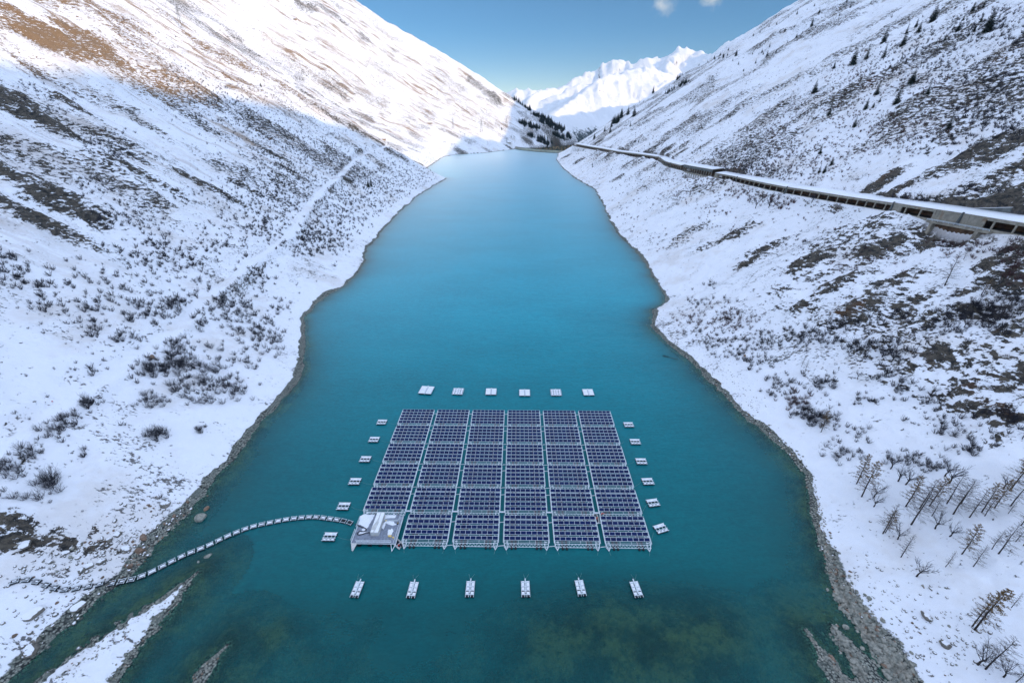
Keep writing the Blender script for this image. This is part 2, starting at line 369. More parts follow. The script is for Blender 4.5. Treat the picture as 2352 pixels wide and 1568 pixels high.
    hgt = mth(nt, 'ADD', mth(nt, 'MULTIPLY', n2, mth(nt, 'ADD', .25, mth(nt, 'MULTIPLY', rk, 1.2))), mth(nt, 'MULTIPLY', mth(nt, 'MULTIPLY', mth(nt, 'SUBTRACT', 1., vo.outputs['Distance']), shm), .45))
    bp = nd(nt, 'ShaderNodeBump'); bp.inputs['Strength'].default_value = .75; bp.inputs['Distance'].default_value = .9; L(nt, hgt, bp.inputs['Height']); L(nt, bp.outputs[0], b.inputs['Normal'])
    return m
MG = ground_material()
GZ, GS, GK, GT = grid_pass()
CAST = Caster(GZ, RR)
_wide = ss(95, 62, GY)*(GX > 0)
SB = 1-ss(.35+.8*_wide, 1.5+2.2*_wide, GZ+(fbm(GX*.05, GY*.05, 3, 77)-.5)*2.0)
SB = np.where(GS > 26, 0, SB)
_d, _w, _ = seg_dist(GX, GY, BARS[0]); _e = _w*(1+(fbm(GX*.5, GY*.5, 3, 41)-.5)*.7)-_d
SB = np.where(_d < _w+3, 1-.8*ss(1.3, 2.4, _e+(fbm(GX*.8, GY*.3, 3, 43)-.5)*3)*ss(84, 76, GY), SB)
BN = np.zeros_like(GZ)
scr = ss(.45, .62, fbm(GX*.02, GY*.03, 4, 123))
land = grid_mesh('ground', GX, GY, GZ, MG, dict(tan=ss(120, 165, GZ+(fbm(GX*.01, GY*.01, 3, 9)-.5)*50)*(GX < 0)*(GY < 1100), grassy=ss(25, 90, GZ)*(GX < 100)*(1-.6*ss(600, 500, GY)), rock=GK, shore=SB, track=GT, scrub=scr))
land['kind'] = 'structure'
# close the strip under the viewpoint with lake bed
# ------------------------------------------------------------------ water
def water_material():
    m, nt, b = NT('lake_water')
    out = nt.nodes['Material Output']
    g_ = nd(nt, 'ShaderNodeNewGeometry'); pos = g_.outputs['Position']
    dep = attr(nt, 'depth')
    mu = mth(nt, 'ADD', dep, mth(nt, 'MULTIPLY', mth(nt, 'SUBTRACT', noise(nt, pos, .03, 5), .5), 1.2))
    op = mth(nt, 'SUBTRACT', 1., mth(nt, 'POWER', 2.718, mth(nt, 'MULTIPLY', mth(nt, 'MAXIMUM', mu, 0.), -.24)))
    op = mth(nt, 'ADD', mth(nt, 'MULTIPLY', op, .93), .05)
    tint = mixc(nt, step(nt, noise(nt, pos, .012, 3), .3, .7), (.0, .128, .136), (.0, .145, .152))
    tint = mixc(nt, attr(nt, 'deep_sheen'), tint, (.0, .54, .73))  # bluer, brighter body colour up the lake; partly painted sky reflection
    fine = noise(nt, scaled(nt, pos, (.55, 1.2, 1.)), 1.35, 3, .65); patch = noise(nt, scaled(nt, pos, (.6, 1., 1.)), .022, 5, .6)
    rip = noise(nt, scaled(nt, pos, (.5, 1.3, 1.)), .42, 4, .7)
    tint = mixc(nt, mth(nt, 'ADD', mth(nt, 'ADD', mth(nt, 'MULTIPLY', step(nt, fine, .3, .7), .22), mth(nt, 'MULTIPLY', step(nt, rip, .3, .7), .16)), mth(nt, 'MULTIPLY', step(nt, patch, .3, .7), .14)), tint, (.0, .035, .05))  # ripple and wind-patch shading painted into the water colour
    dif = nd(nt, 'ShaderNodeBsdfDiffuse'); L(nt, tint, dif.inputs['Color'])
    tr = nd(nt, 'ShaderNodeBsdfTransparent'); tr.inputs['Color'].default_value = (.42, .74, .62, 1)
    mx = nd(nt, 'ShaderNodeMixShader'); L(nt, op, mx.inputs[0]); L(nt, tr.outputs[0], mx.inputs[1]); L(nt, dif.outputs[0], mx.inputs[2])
    w1 = noise(nt, scaled(nt, pos, (.35, 1., 1.)), .9, 3, .6)
    w2 = noise(nt, scaled(nt, pos, (.5, 1., 1.)), .16, 4, .55)
    w3 = noise(nt, pos, 2.6, 2, .5)
    w4 = noise(nt, scaled(nt, pos, (.3, .9, 1.)), .035, 3, .6)
    w1 = mth(nt, 'MULTIPLY', w1, mth(nt, 'ADD', .35, step(nt, noise(nt, scaled(nt, pos, (1., .4, 1.)), .008, 4, .6), .35, .65)))
    hh = mth(nt, 'ADD', mth(nt, 'ADD', mth(nt, 'MULTIPLY', w1, .30), mth(nt, 'MULTIPLY', w2, .5)), mth(nt, 'ADD', mth(nt, 'MULTIPLY', w3, .05), mth(nt, 'MULTIPLY', w4, .4)))
    bp = nd(nt, 'ShaderNodeBump'); bp.inputs['Strength'].default_value = .8; bp.inputs['Distance'].default_value = 1.; L(nt, hh, bp.inputs['Height']); L(nt, bp.outputs[0], dif.inputs['Normal'])
    gl = nd(nt, 'ShaderNodeBsdfGlossy'); gl.inputs['Roughness'].default_value = .33; gl.inputs['Color'].default_value = (.86, .97, 1., 1); L(nt, bp.outputs[0], gl.inputs['Normal'])
    fr = nd(nt, 'ShaderNodeFresnel'); fr.inputs['IOR'].default_value = 1.33
    m2 = nd(nt, 'ShaderNodeMixShader'); L(nt, mth(nt, 'MINIMUM', mth(nt, 'MULTIPLY', mth(nt, 'POWER', fr.outputs[0], 1.15), 1.42), .85), m2.inputs[0]); L(nt, mx.outputs[0], m2.inputs[1]); L(nt, gl.outputs[0], m2.inputs[2])
    nt.nodes.remove(b); L(nt, m2.outputs[0], out.inputs['Surface'])
    return m
MW = water_material()
wi = slice(None, None, 2)
WX, WY, WZ = GX[wi, ::2], GY[wi, ::2], GZ[wi, ::2]
lake = (WZ < 1.2) & (WX > -330) & (WX < 260) & (WY > -900) & (WY < 2100)
DAMP = [(1183.5,342.6),(1192,344.2),(1203,345.8),(1218,347.4),(1236,349),(1258,350.6),(1281,352),(1296,353)]
DAM = [g(u, v) for u, v in DAMP]
dmy = np.interp(WX, [p[0] for p in DAM], [p[1] for p in DAM])
lake &= (WY < dmy+14)
c4 = lake[:-1, :-1] | lake[1:, :-1] | lake[:-1, 1:] | lake[1:, 1:]
water = grid_mesh('water', WX, WY, np.zeros_like(WX), MW, dict(depth=np.clip(-WZ, 0, 40), deep_sheen=ss(40, 330, WY)*.62+ss(250, 1900, WY)*.38), mask=c4)
water['kind'] = 'structure'
# ------------------------------------------------------------------ far mountains
def pxr(P): 
    out = []
    for u, v, r in P:
        d = ray(u, v); k = r/math.hypot(d[0], d[1]); out.append((d[0]*k, d[1]*k, HC+d[2]*k))
    return out
RIDGE = [
 (pxr([(1120,250,9500),(1145,228,9500),(1162,216,9500),(1178,207,9500),(1187,203,9500),(1200,208,9500),(1211,206,9500),(1228,208,9600),(1250,213,9700),(1300,225,9700)]), .62),
 (pxr([(1205,240,6000),(1222,226,6300),(1243,211,6700),(1262,206,6900),(1281,202,7200),(1297,194,7400),(1335,178,7500),(1370,165,7600),(1395,148,7600),(1410,143,7600),(1424,141,7600),(1438,148,7600),(1449,150,7500),(1468,137,7500),(1490,129,7500),(1513,128,7600),(1535,119,7600),(1548,108,7600),(1560,102,7600),(1572,107,7600),(1585,104,7600),(1598,113,7600),(1611,114,7500),(1630,119,7400),(1649,114,7400),(1671,105,7300),(1716,87,7200),(1800,50,7000),(1950,30,6500)]), .60),
 (pxr([(1535,150,6900),(1522,168,6500),(1490,163,6300),(1462,159,6200),(1425,166,6000),(1389,178,5800),(1355,200,5500),(1322,222,5200),(1293,240,4900),(1268,262,4600),(1245,290,4300)]), .52),
 (pxr([(1630,122,7200),(1600,160,6500),(1570,190,5900),(1540,215,5400),(1500,235,4900)]), .55),
 (pxr([(1449,150,7500),(1430,170,7000),(1400,184,6700),(1340,196,6500),(1290,215,6300)]), .5),
]
RIDGE.append(([(1900,2900,900),(2300,3400,980),(2550,3950,950),(2750,4400,900),(3100,5000,800)], .95))  # unseen side ridge, added to shade the foot of the far range
def mountains():
    a = np.radians(np.linspace(-14, 52, 420)); r = np.geomspace(3100, 10500, 260)
    X = np.sin(a)[:, None]*r[None]; Y = np.cos(a)[:, None]*r[None]
    wx = (fbm(X*.0011, Y*.0011, 4, 201)-.5)*420; wy = (fbm(X*.0011, Y*.0011, 4, 207)-.5)*420
    Z = np.full(X.shape, -350.)
    for P, sl in RIDGE:
        d, rz, _ = seg_dist(X, Y, P)
        amp = ss(0, 500, d)
        d2, rz2, _ = seg_dist(X+wx*amp, Y+wy*amp, P)
        Z = np.maximum(Z, rz2-sl*d2*(1-.15*ss(0, 1500, d2)))
    gl = ridged(X*.0017+wx*.0006, Y*.0017, 8, 211); gl = gl**1.6*1.3; gl = .6+(gl-.6)*(.55+.45*ss(0, 900, Z*0+np.hypot(X, Y)-6000))
    Z = Z+(gl-.60)*105*ss(-300, 100, Z)+(ridged(X*.008, Y*.008, 5, 231)**1.5-.4)*62*ss(-100, 500, Z)
    rock = ss(.55, .75, fbm(X*.004, Y*.004, 5, 221))*.3
    wood = ss(170, -60, Z+(fbm(X*.003, Y*.003, 4, 241)-.5)*220)
    o = grid_mesh('mountain_range', X, Y, Z, mountain_material(), dict(rock=rock, wood=wood)); o['kind'] = 'structure'
def mountain_material():
    m, nt, b = NT('mountain_snow')
    g_ = nd(nt, 'ShaderNodeNewGeometry'); pos = g_.outputs['Position']
    sx = nd(nt, 'ShaderNodeSeparateXYZ'); L(nt, g_.outputs['Normal'], sx.inputs[0])
    n1 = noise(nt, pos, .008, 9, .7)
    v = mth(nt, 'ADD', mth(nt, 'MULTIPLY', mth(nt, 'SUBTRACT', n1, .5), 1.4), mth(nt, 'MULTIPLY', mth(nt, 'SUBTRACT', .76, sx.outputs[2]), 1.3))
    v = mth(nt, 'ADD', v, mth(nt, 'MULTIPLY', attr(nt, 'rock'), .3))
    rk = step(nt, v, .30, .44)
    c = mixc(nt, rk, SNOW, mixc(nt, step(nt, n1, .4, .6), (.045, .05, .06), (.13, .125, .12)))
    wd = mth(nt, 'ADD', attr(nt, 'wood'), mth(nt, 'MULTIPLY', mth(nt, 'SUBTRACT', noise(nt, pos, .03, 8, .8), .5), 2.1))
    c = mixc(nt, step(nt, wd, .72, .86), c, (.018, .03, .028))
    L(nt, c, b.inputs['Base Color']); b.inputs['Roughness'].default_value = .9
    bp = nd(nt, 'ShaderNodeBump'); bp.inputs['Strength'].default_value = .8; bp.inputs['Distance'].default_value = 22.; L(nt, noise(nt, scaled(nt, pos, (1., 1., .4)), .014, 9, .75), bp.inputs['Height']); L(nt, bp.outputs[0], b.inputs['Normal'])
    return m
mountains()
# ------------------------------------------------------------------ light, sky, camera
SUN_EL, SUN_AZ = R(20.2), R(125.0)          # azimuth clockwise from +Y
sd = Vector((math.sin(SUN_AZ)*math.cos(SUN_EL), math.cos(SUN_AZ)*math.cos(SUN_EL), math.sin(SUN_EL)))
sun = bpy.data.lights.new('sun', 'SUN'); sun.energy = 2.0; sun.angle = R(.55); sun.color = (1., .72, .43)
so = bpy.data.objects.new('sun', sun); col.objects.link(so); so.rotation_euler = sd.to_track_quat('Z', 'Y').to_euler()
w = bpy.data.worlds.new('World'); scene.world = w; w.use_nodes = True; nt = w.node_tree
sk = nd(nt, 'ShaderNodeTexSky', sky_type='NISHITA'); sk.sun_disc = False; sk.sun_elevation = SUN_EL; sk.sun_rotation = SUN_AZ; sk.altitude = 1800; sk.air_density = .8; sk.dust_density = .05; sk.ozone_density = 1.0
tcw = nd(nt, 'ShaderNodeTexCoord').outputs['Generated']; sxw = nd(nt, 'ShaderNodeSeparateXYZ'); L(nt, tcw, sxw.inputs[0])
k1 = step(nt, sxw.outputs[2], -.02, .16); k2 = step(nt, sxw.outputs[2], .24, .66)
tintw = mixc(nt, k2, mixc(nt, k1, (.60, .53, .46), (.23, .395, .465)), (5.8, 4.05, 2.85))  # added overhead boost lights the shaded snow; sky near the horizon darkened
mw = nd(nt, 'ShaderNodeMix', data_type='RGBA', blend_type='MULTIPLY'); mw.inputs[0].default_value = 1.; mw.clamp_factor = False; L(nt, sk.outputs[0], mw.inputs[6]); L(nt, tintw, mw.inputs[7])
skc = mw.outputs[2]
for cu, cv, rad in ((1528, 16, .022), (1512, 8, .014), (1640, 2, .016), (1625, -4, .016)):
    dv = Vector(ray(cu, cv)).normalized(); dt = nd(nt, 'ShaderNodeVectorMath', operation='DISTANCE'); L(nt, tcw, dt.inputs[0]); dt.inputs[1].default_value = dv
    f = mth(nt, 'SUBTRACT', 1., mth(nt, 'DIVIDE', dt.outputs['Value'], rad)); f = mth(nt, 'ADD', f, mth(nt, 'MULTIPLY', mth(nt, 'SUBTRACT', noise(nt, tcw, 90., 5, .6), .5), 1.6))
    skc = mixc(nt, mth(nt, 'MULTIPLY', step(nt, f, .0, 1.2), .55), skc, (2.9, 3.0, 3.0))
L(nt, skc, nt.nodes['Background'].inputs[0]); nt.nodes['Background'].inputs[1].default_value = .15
cam = bpy.data.cameras.new('camera'); co = bpy.data.objects.new('camera', cam); col.objects.link(co)
cam.sensor_width = 36; cam.lens = 36*FP/2352; cam.clip_start = 1; cam.clip_end = 30000
co.location = (0, 0, HC); co.rotation_euler = (R(90)-PIT, 0, 0); scene.camera = co
scene.view_settings.view_transform = 'Standard'; scene.view_settings.look = 'None'; scene.view_settings.gamma = 1; scene.view_settings.exposure = .86
scene.render.engine = 'CYCLES'
cy = scene.cycles; cy.max_bounces = 5; cy.diffuse_bounces = 3; cy.glossy_bounces = 3; cy.transparent_max_bounces = 8; cy.use_denoising = True; cy.use_adaptive_sampling = True; cy.adaptive_threshold = .02
cy.sample_clamp_indirect = 6
# ------------------------------------------------------------------ object helpers
class MB:
    def __init__(s): s.v, s.f, s.m = [], [], []
    def add(s, v, f, mi=0):
        n = len(s.v); s.v += [tuple(p) for p in v]; s.f += [tuple(i+n for i in q) for q in f]; s.m += [mi]*len(f)
    def box(s, c, d, mi=0, rz=0., top=1.):
        x, y, z = d[0]/2, d[1]/2, d[2]/2; cc, sn = math.cos(rz), math.sin(rz); V = []
        for k in (-1, 1):
            t = 1. if k < 0 else top
            for a, b_ in ((-1, -1), (1, -1), (1, 1), (-1, 1)):
                px, py = a*x*t, b_*y*t
                V.append((c[0]+px*cc-py*sn, c[1]+px*sn+py*cc, c[2]+k*z))
        s.add(V, [(3, 2, 1, 0), (4, 5, 6, 7), (0, 1, 5, 4), (1, 2, 6, 5), (2, 3, 7, 6), (3, 0, 4, 7)], mi)
    def bar(s, p, q, w, h=None, mi=0):
        h = h or w; p, q = Vector(p), Vector(q); d = (q-p).normalized(); up = Vector((0, 0, 1)) if abs(d.z) < .9 else Vector((0, 1, 0))
        a = d.cross(up).normalized()*w/2; b_ = a.cross(d).normalized()*h/2
        V = [p-a-b_, p+a-b_, p+a+b_, p-a+b_, q-a-b_, q+a-b_, q+a+b_, q-a+b_]
        s.add(V, [(3, 2, 1, 0), (4, 5, 6, 7), (0, 1, 5, 4), (1, 2, 6, 5), (2, 3, 7, 6), (3, 0, 4, 7)], mi)
    def tube(s, P, rad, n=8, mi=0, cap=True):
        P = [Vector(p) for p in P]; rad = rad if isinstance(rad, (list, tuple)) else [rad]*len(P); V = []; F = []
        for i, p in enumerate(P):
            d = (P[min(i+1, len(P)-1)]-P[max(i-1, 0)]).normalized(); up = Vector((0, 0, 1)) if abs(d.z) < .95 else Vector((0, 1, 0))
            a = d.cross(up).normalized(); b_ = a.cross(d)
            for k in range(n):
                t = 2*math.pi*k/n; V.append(p+a*math.cos(t)*rad[i]+b_*math.sin(t)*rad[i])
        for i in range(len(P)-1):
            for k in range(n): F.append((i*n+k, i*n+(k+1) % n, (i+1)*n+(k+1) % n, (i+1)*n+k))
        if cap: F += [tuple(range(n))[::-1], tuple((len(P)-1)*n+k for k in range(n))]
        s.add(V, F, mi)
    def mesh(s, name, mats, smooth=False):
        me = bpy.data.meshes.new(name); me.from_pydata(s.v, [], s.f)
        for m in (mats if isinstance(mats, (list, tuple)) else [mats]): me.materials.append(m)
        me.polygons.foreach_set('material_index', s.m)
        if smooth: me.polygons.foreach_set('use_smooth', [True]*len(s.f))
        me.update(); return me
    def build(s, name, mats, parent=None, smooth=False):
        return put(name, s.mesh(name, mats, smooth), parent)
def put(name, me, parent=None, loc=(0, 0, 0), rz=0., sc=None):
    o = bpy.data.objects.new(name, me); col.objects.link(o); o.parent = parent; o.location = loc; o.rotation_euler = (0, 0, rz)
    if sc: o.scale = (sc,)*3 if isinstance(sc, (int, float)) else sc
    return o
def thing(name, label, cat, loc=(0, 0, 0), rz=0., group=None, me=None, sc=None):
    o = put(name, me, None, loc, rz, sc); o['label'] = label; o['category'] = cat
    if group: o['group'] = group
    return o
KIDS = {}
def copy_tree(o, parent=None):
    c = o.copy(); col.objects.link(c); c.parent = parent
    for ch in CH(o): copy_tree(ch, c)
    return c
def CH(o):
    k = o.name
    if k not in KIDS: KIDS[k] = [q for q in col.objects if q.parent == o]
    return KIDS[k]
def stamp(proto, label, loc, rz=0., sc=None):
    """a copy of a prototype kept as (object, [children with their children])"""
    c = copy_tree(proto); c['label'] = label; c.location = loc; c.rotation_euler = (0, 0, rz)
    if sc: c.scale = (sc,)*3 if isinstance(sc, (int, float)) else sc
    return c
ORD = ['first', 'second', 'third', 'fourth', 'fifth', 'sixth']
M_white = plain('painted_steel', (.70, .76, .80), .45, .0, .08, 2.)
M_alu = plain('aluminium', (.62, .65, .69), .35, .6, .1, 2.)
M_black = plain('black_plastic', (.006, .010, .018), .4, 0, .3, 4.)
M_snow = plain('packed_snow', (.84, .87, .92), .9, 0, .04, 2., bump=.4)
M_deck = plain('grey_grating', (.21, .24, .30), .7, 0, .25, 1.5)
M_conc = plain('weathered_concrete', (.27, .25, .205), .85, 0, .32, .35, bump=.3)
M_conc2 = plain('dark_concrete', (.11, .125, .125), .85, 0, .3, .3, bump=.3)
M_rope = plain('green_rope', (.12, .30, .29), .7)
M_grey = plain('light_grey_coating', (.55, .56, .55), .5, 0, .1, 1.)
M_rubber = plain('grey_rubber', (.50, .50, .49), .5, 0, .12, 4.)
M_yel = plain('yellow_plastic', (.75, .55, .22), .6)
M_orange = plain('orange_cloth', (.85, .10, .03), .8); M_navy = plain('dark_trousers', (.02, .025, .045), .8); M_skin = plain('skin', (.55, .33, .24), .6)
M_wood = plain('weathered_timber', (.22, .14, .09), .85); M_red = plain('red_paint', (.55, .03, .03), .5)
def panel_mat():
    m, nt, b = NT('solar_cells'); tc = nd(nt, 'ShaderNodeTexCoord').outputs['Object']
    sx = nd(nt, 'ShaderNodeSeparateXYZ'); L(nt, tc, sx.inputs[0])
    a = mth(nt, 'FRACT', mth(nt, 'MULTIPLY', sx.outputs[0], 6.2)); c = mth(nt, 'FRACT', mth(nt, 'MULTIPLY', sx.outputs[1], 7.2))
    ln = mth(nt, 'MAXIMUM', mth(nt, 'LESS_THAN', a, .07), mth(nt, 'LESS_THAN', c, .07))
    oi = nd(nt, 'ShaderNodeObjectInfo').outputs['Random']
    L(nt, mixc(nt, mth(nt, 'MULTIPLY', ln, .6), mixc(nt, oi, (.001, .008, .06), (.0015, .014, .09)), (.015, .04, .11)), b.inputs['Base Color'])
    b.inputs['Roughness'].default_value = .3; b.inputs['Specular IOR Level'].default_value = .12
    return m
M_cell = panel_mat()
# ------------------------------------------------------------------ the floating solar plant
A0 = Vector((-47.75, 155.0, 0)); AANG = -.0125; PX, PY = 15.38, 11.27      # grid origin (back left corner of the first raft) and pitch
E1 = Vector((math.cos(AANG), math.sin(AANG), 0)); E2 = Vector((math.sin(AANG), -math.cos(AANG), 0))
def slot(i, j): return A0+E1*(PX*i)+E2*(PY*j)
WR, DR = 13.55, 9.85                                     # raft width, depth of the panel field
rp = DR/5
mb = MB(); mb.box((0, 0, 0), (1.60, .985, .035), 1)
v = [(-.78, -.478, .0215), (.78, -.478, .0215), (.78, .478, .0215), (-.78, .478, .0215)]; mb.add(v, [(0, 1, 2, 3)], 0)
ME_panel = mb.mesh('solar_panel', [M_cell, M_white])
def raft_frame():
    m = MB(); W, D = WR, DR
    for x in (0.06, W-.06):
        m.bar((x, .1, 1.15), (x, -D-.1, 1.15), .17); m.bar((x, 0, .35), (x, -D-.6, .35), .12)
        n = 7
        for k in range(n):
            y0 = -D*k/n; y1 = -D*(k+1)/n; ym = (y0+y1)/2
            m.bar((x, y0, .35), (x, ym, 1.12), .07); m.bar((x, ym, 1.12), (x, y1, .35), .07)
        m.bar((x+(-.25 if x < 1 else .25), -.2, 1.32), (x+(-.25 if x < 1 else .25), -D, 1.32), .16)
    for y, z in ((-D-.12, 1.05), (-D-.75, .38), (.08, 1.1), (-.55, .38)):
        m.bar((0, y, z), (W, y, z), .13)
    n = 13
    for k in range(n):
        x0 = W*k/n; x1 = W*(k+1)/n; xm = (x0+x1)/2
        m.bar((x0, -D-.12, 1.0), (xm, -D-.75, .38), .07); m.bar((xm, -D-.75, .38), (x1, -D-.12, 1.0), .07)
    for r in range(5):
        y0 = -r*rp
        m.bar((-.25, y0-.03, 1.66), (W+.25, y0-.03, 1.66), .05); m.bar((-.25, y0-.98, 1.16), (W+.25, y0-.98, 1.16), .06)
        m.bar((0, y0-1.42, 1.0), (W, y0-1.42, 1.0), .045)
        for x in (1.0, 4.4, 7.8, 9.5, 12.4): m.bar((x, y0-.98, 1.08), (x, y0-rp, 1.08), .08)
        for k in range(9): m.bar((k*W/8, y0-.5, 1.3), (k*W/8, y0-.5, .9), .07); m.bar((k*W/8, y0-.08, 1.68), (k*W/8, y0-.95, 1.16), .055, .05)
        for x in (.9, W-.9): m.box((x, y0-1.45, 1.0), (.7, .3, .06))
    for x in (.05, W-.05):                              # pointed corner brackets reaching down to the water
        xi = x+(1.35 if x < 1 else -1.35); xc = (x+xi)/2
        for xx in (x, xi):
            m.bar((xx, -D-.12, 1.15), (xc, -D-1.75, .25), .17); m.bar((xx, -D-.6, .35), (xc, -D-1.75, .2), .1)
    return m.mesh('frame', M_white)
ME_frame = raft_frame()
mb = MB()
def float_mesh():
    m = MB(); r = .36
    m.tube([(0, .3, 0), (0, .2, 0), (0, -DR-1.3, 0), (0, -DR-1.42, 0)], [.2, r, r, .2], 10); return m.mesh('float', M_black, False)
ME_float = float_mesh()
def snowpad():
    m = MB(); m.tube([(0, -DR-.05, .28), (0, -DR-.3, .34), (0, -DR-1.1, .34), (0, -DR-1.32, .26)], [.12, .36, .36, .14], 8); return m.mesh('snow', M_snow, True)
ME_spad = snowpad()
mb = MB(); mb.tube([(-.02, -.85, 1.2), (1.75+.12, -.62, 1.2)], .09, 6); ME_link1 = mb.mesh('link_bar', M_white)
mb = MB(); mb.box((.93, 0, 1.1), (2.0, .42, .12)); mb.bar((0, .2, 1.2), (1.86, .2, 1.2), .05); mb.bar((0, -.2, 1.2), (1.86, -.2, 1.2), .05); ME_link2 = mb.mesh('footbridge', M_white)
TILT = math.atan2(.5, .84)
def fill_raft(o, i, j):
    put('frame', ME_frame, o)
    for r in range(5):
        for k in range(8):
            p = put('solar_panel', ME_panel, o, (W8*(k+.5), -r*rp-.51, 1.43+.0), 0); p.rotation_euler = (TILT, 0, 0)
    for x in (2.35, 3.55, 9.95, 11.15):
        f = put('float', ME_float, o, (x, 0, .12))
        if j < 5 and not (j == 4 and rnd.random() < .35): put('snow', ME_spad, f, (0, 0, 0), 0, (1, 1, 1) if j < 4 else (.8, 1, .8))
    if i < 5:
        put('link_bar', ME_link1, o, (WR, -1.6, 0)); 
        if j == 4: put('footbridge', ME_link2, o, (WR, -DR+.3, 0))
        elif j < 5: put('link_bar', ME_link1, o, (WR, -DR+.1, 0))
        else: put('link_bar', ME_link1, o, (WR, -DR-.3, 0))
W8 = WR/8
for j in range(6):
    for i in range(6):
        if i == 0 and j == 5: continue
        rowname = ['farthest', 'second farthest', 'third farthest', 'fourth farthest', 'fifth farthest', 'nearest'][j]
        if j < 5: posn = ['leftmost', 'second from left', 'third from left', 'third from right', 'second from right', 'rightmost'][i]
        else: posn = ['', 'leftmost, beside the container deck', 'second from left', 'middle', 'second from right', 'rightmost'][i]
        o = thing('solar_raft', 'raft of blue solar panels, %s in the %s row' % (posn, rowname), 'solar raft', slot(i, j), AANG, 'floating solar rafts in a grid')
        fill_raft(o, i, j)
# ------------------------------------------------------------------ the service deck in the near left slot
S0 = slot(0, 5)
def loc5(u, v, z):
    """pixel on a plane of height z -> local coordinates of the service deck"""
    x, y = g(u, v, z); d = Vector((x, y, 0))-S0; return d.dot(E1), -d.dot(E2)
def z5(zx, zy, z): return loc5(798.2+.06225*zx, 1165.7+.06225*zy, z)
dk = thing('service_barge', 'grey service barge with railings and patchy snow at the rafts near left corner', 'barge', S0, AANG)
def rail(m, P, h=1.0, step_=1.6, rails=(.5, 1.), t=.07, z0=1.3):
    for a, b_ in zip(P[:-1], P[1:]):
        a3, b3 = Vector((*a, z0)), Vector((*b_, z0)); n = max(1, int((b3-a3).length/step_))
        for k in range(n+1):
            p = a3.lerp(b3, k/n); m.bar(p, p+Vector((0, 0, h)), t)
        for r in rails: m.bar(a3+Vector((0, 0, h*r)), b3+Vector((0, 0, h*r)), t)
W, D = WR, 10.6
m = MB(); V = [(0, -1.2), (1.5, 0), (W-1.2, 0), (W, -.8), (W, -D), (1.4, -D), (0, -D+.0)]
n = len(V); m.add([(x, y, 1.28) for x, y in V]+[(x, y, 1.0) for x, y in V], [tuple(range(n))[::-1]]+[tuple(range(n, 2*n))]+[(k, (k+1) % n, n+(k+1) % n, n+k) for k in range(n)])
m.build('deck', M_deck, dk)
m = MB()
m.bar((0, -1.2, 1.31), (0, -D, 1.31), .16); m.bar((W, -.8, 1.31), (W, -D, 1.31), .16); m.bar((0, -D, 1.12), (W, -D, 1.12), .14, .32); m.bar((W-.8, -.8, 1.31), (W-.8, -D+.4, 1.31), .09)
for x in (W-1.5,):
    m.bar((x, -D, 1.15), (x+.6, -D-1.8, .2), .16); m.bar((W, -D, 1.15), (x+.6, -D-1.8, .2), .16)
m.bar((1.4, 0, 1.3), (2.0, .9, 1.5), .14); m.bar((0.1, -.6, 1.3), (2.0, .9, 1.5), .14)
m.build('edge_frame', M_white, dk)
m = MB(); m.add([(0, -D, 1.3), (1.9, -D, 1.3), (1.0, -D-1.9, .15), (.6, -D-1.75, .2), (0, -D, .5)], [(0, 3, 2, 1), (0, 4, 3)]); m.build('bow_plate', M_grey, dk)
m = MB(); rail(m, [(-.1, -1.5), (-.1, -5.3)]); rail(m, [(-.1, -6.3), (-.1, -D+.5)]); m.build('railing', M_white, dk)
m = MB(); rail(m, [(1.6, 0), (W-1.6, 0)]); m.build('railing', M_white, dk)
m = MB(); rail(m, [(1.5, -D+.25), (W-1.5, -D+.25)]); m.bar((1.5, -D+.35, 1.36), (W-1.5, -D+.35, 1.36), .1, .3); m.build('railing', M_white, dk)
m = MB(); rail(m, [(W-.05, -.9), (W-.05, -D+.3)], .9, 2.2, (1.,)); m.build('railing', M_white, dk)
for x in (2.4, 5.6, 8.8, 11.4):
    m = MB(); m.tube([(x, 0, .35), (x, -D-.2, .35)], .6, 12); m.build('float', M_black, dk)
def snow_patch(P, z, name='snow', parent=dk, amp=.5, seed=1):
    P = [Vector(p) for p in P]; c = sum(P, Vector((0, 0)))/len(P); V = [(c.x, c.y, z+.09)]; n = 40; ring = []
    for k in range(n):
        t = k/n*len(P); a = int(t); p = P[a].lerp(P[(a+1) % len(P)], t-a); f = 1+(float(vn(np.array(p.x*1.9), np.array(p.y*1.9), seed))-.5)*amp
        ring.append(c+(p-c)*f)
    V += [(c.x+(p.x-c.x)*.93, c.y+(p.y-c.y)*.93, z+.07) for p in ring]+[(p.x, p.y, z) for p in ring]
    F = [(0, 1+k, 1+(k+1) % n) for k in range(n)]+[(1+k, 1+n+k, 1+n+(k+1) % n, 1+(k+1) % n) for k in range(n)]
    m = MB(); m.add(V, F); return m.build(name, M_snow, parent, True)
snow_patch([z5(*p, 1.3) for p in [(480,290),(620,250),(1000,260),(950,380),(880,480),(800,600),(770,700),(690,760),(560,690),(400,600),(440,430)]], 1.285, amp=.25, seed=3)
snow_patch([z5(*p, 1.3) for p in [(1400,260),(1800,270),(1740,370),(1560,380),(1380,400),(1350,440)]], 1.285, seed=4)
snow_patch([z5(*p, 1.3) for p in [(1420,480),(1700,500),(1790,600),(1680,660),(1500,600),(1380,560)]], 1.285, seed=5)
snow_patch([z5(*p, 1.3) for p in [(1520,790),(1620,770),(1710,850),(1640,960),(1520,1010),(1470,940)]], 1.285, seed=6)
snow_patch([z5(*p, 1.3) for p in [(1300,600),(1400,500),(1400,640),(1330,780),(1260,770)]], 1.285, seed=8)
snow_patch([z5(*p, 1.3) for p in [(520,790),(610,750),(670,790),(620,860),(540,850)]], 1.285, amp=.2, seed=7)
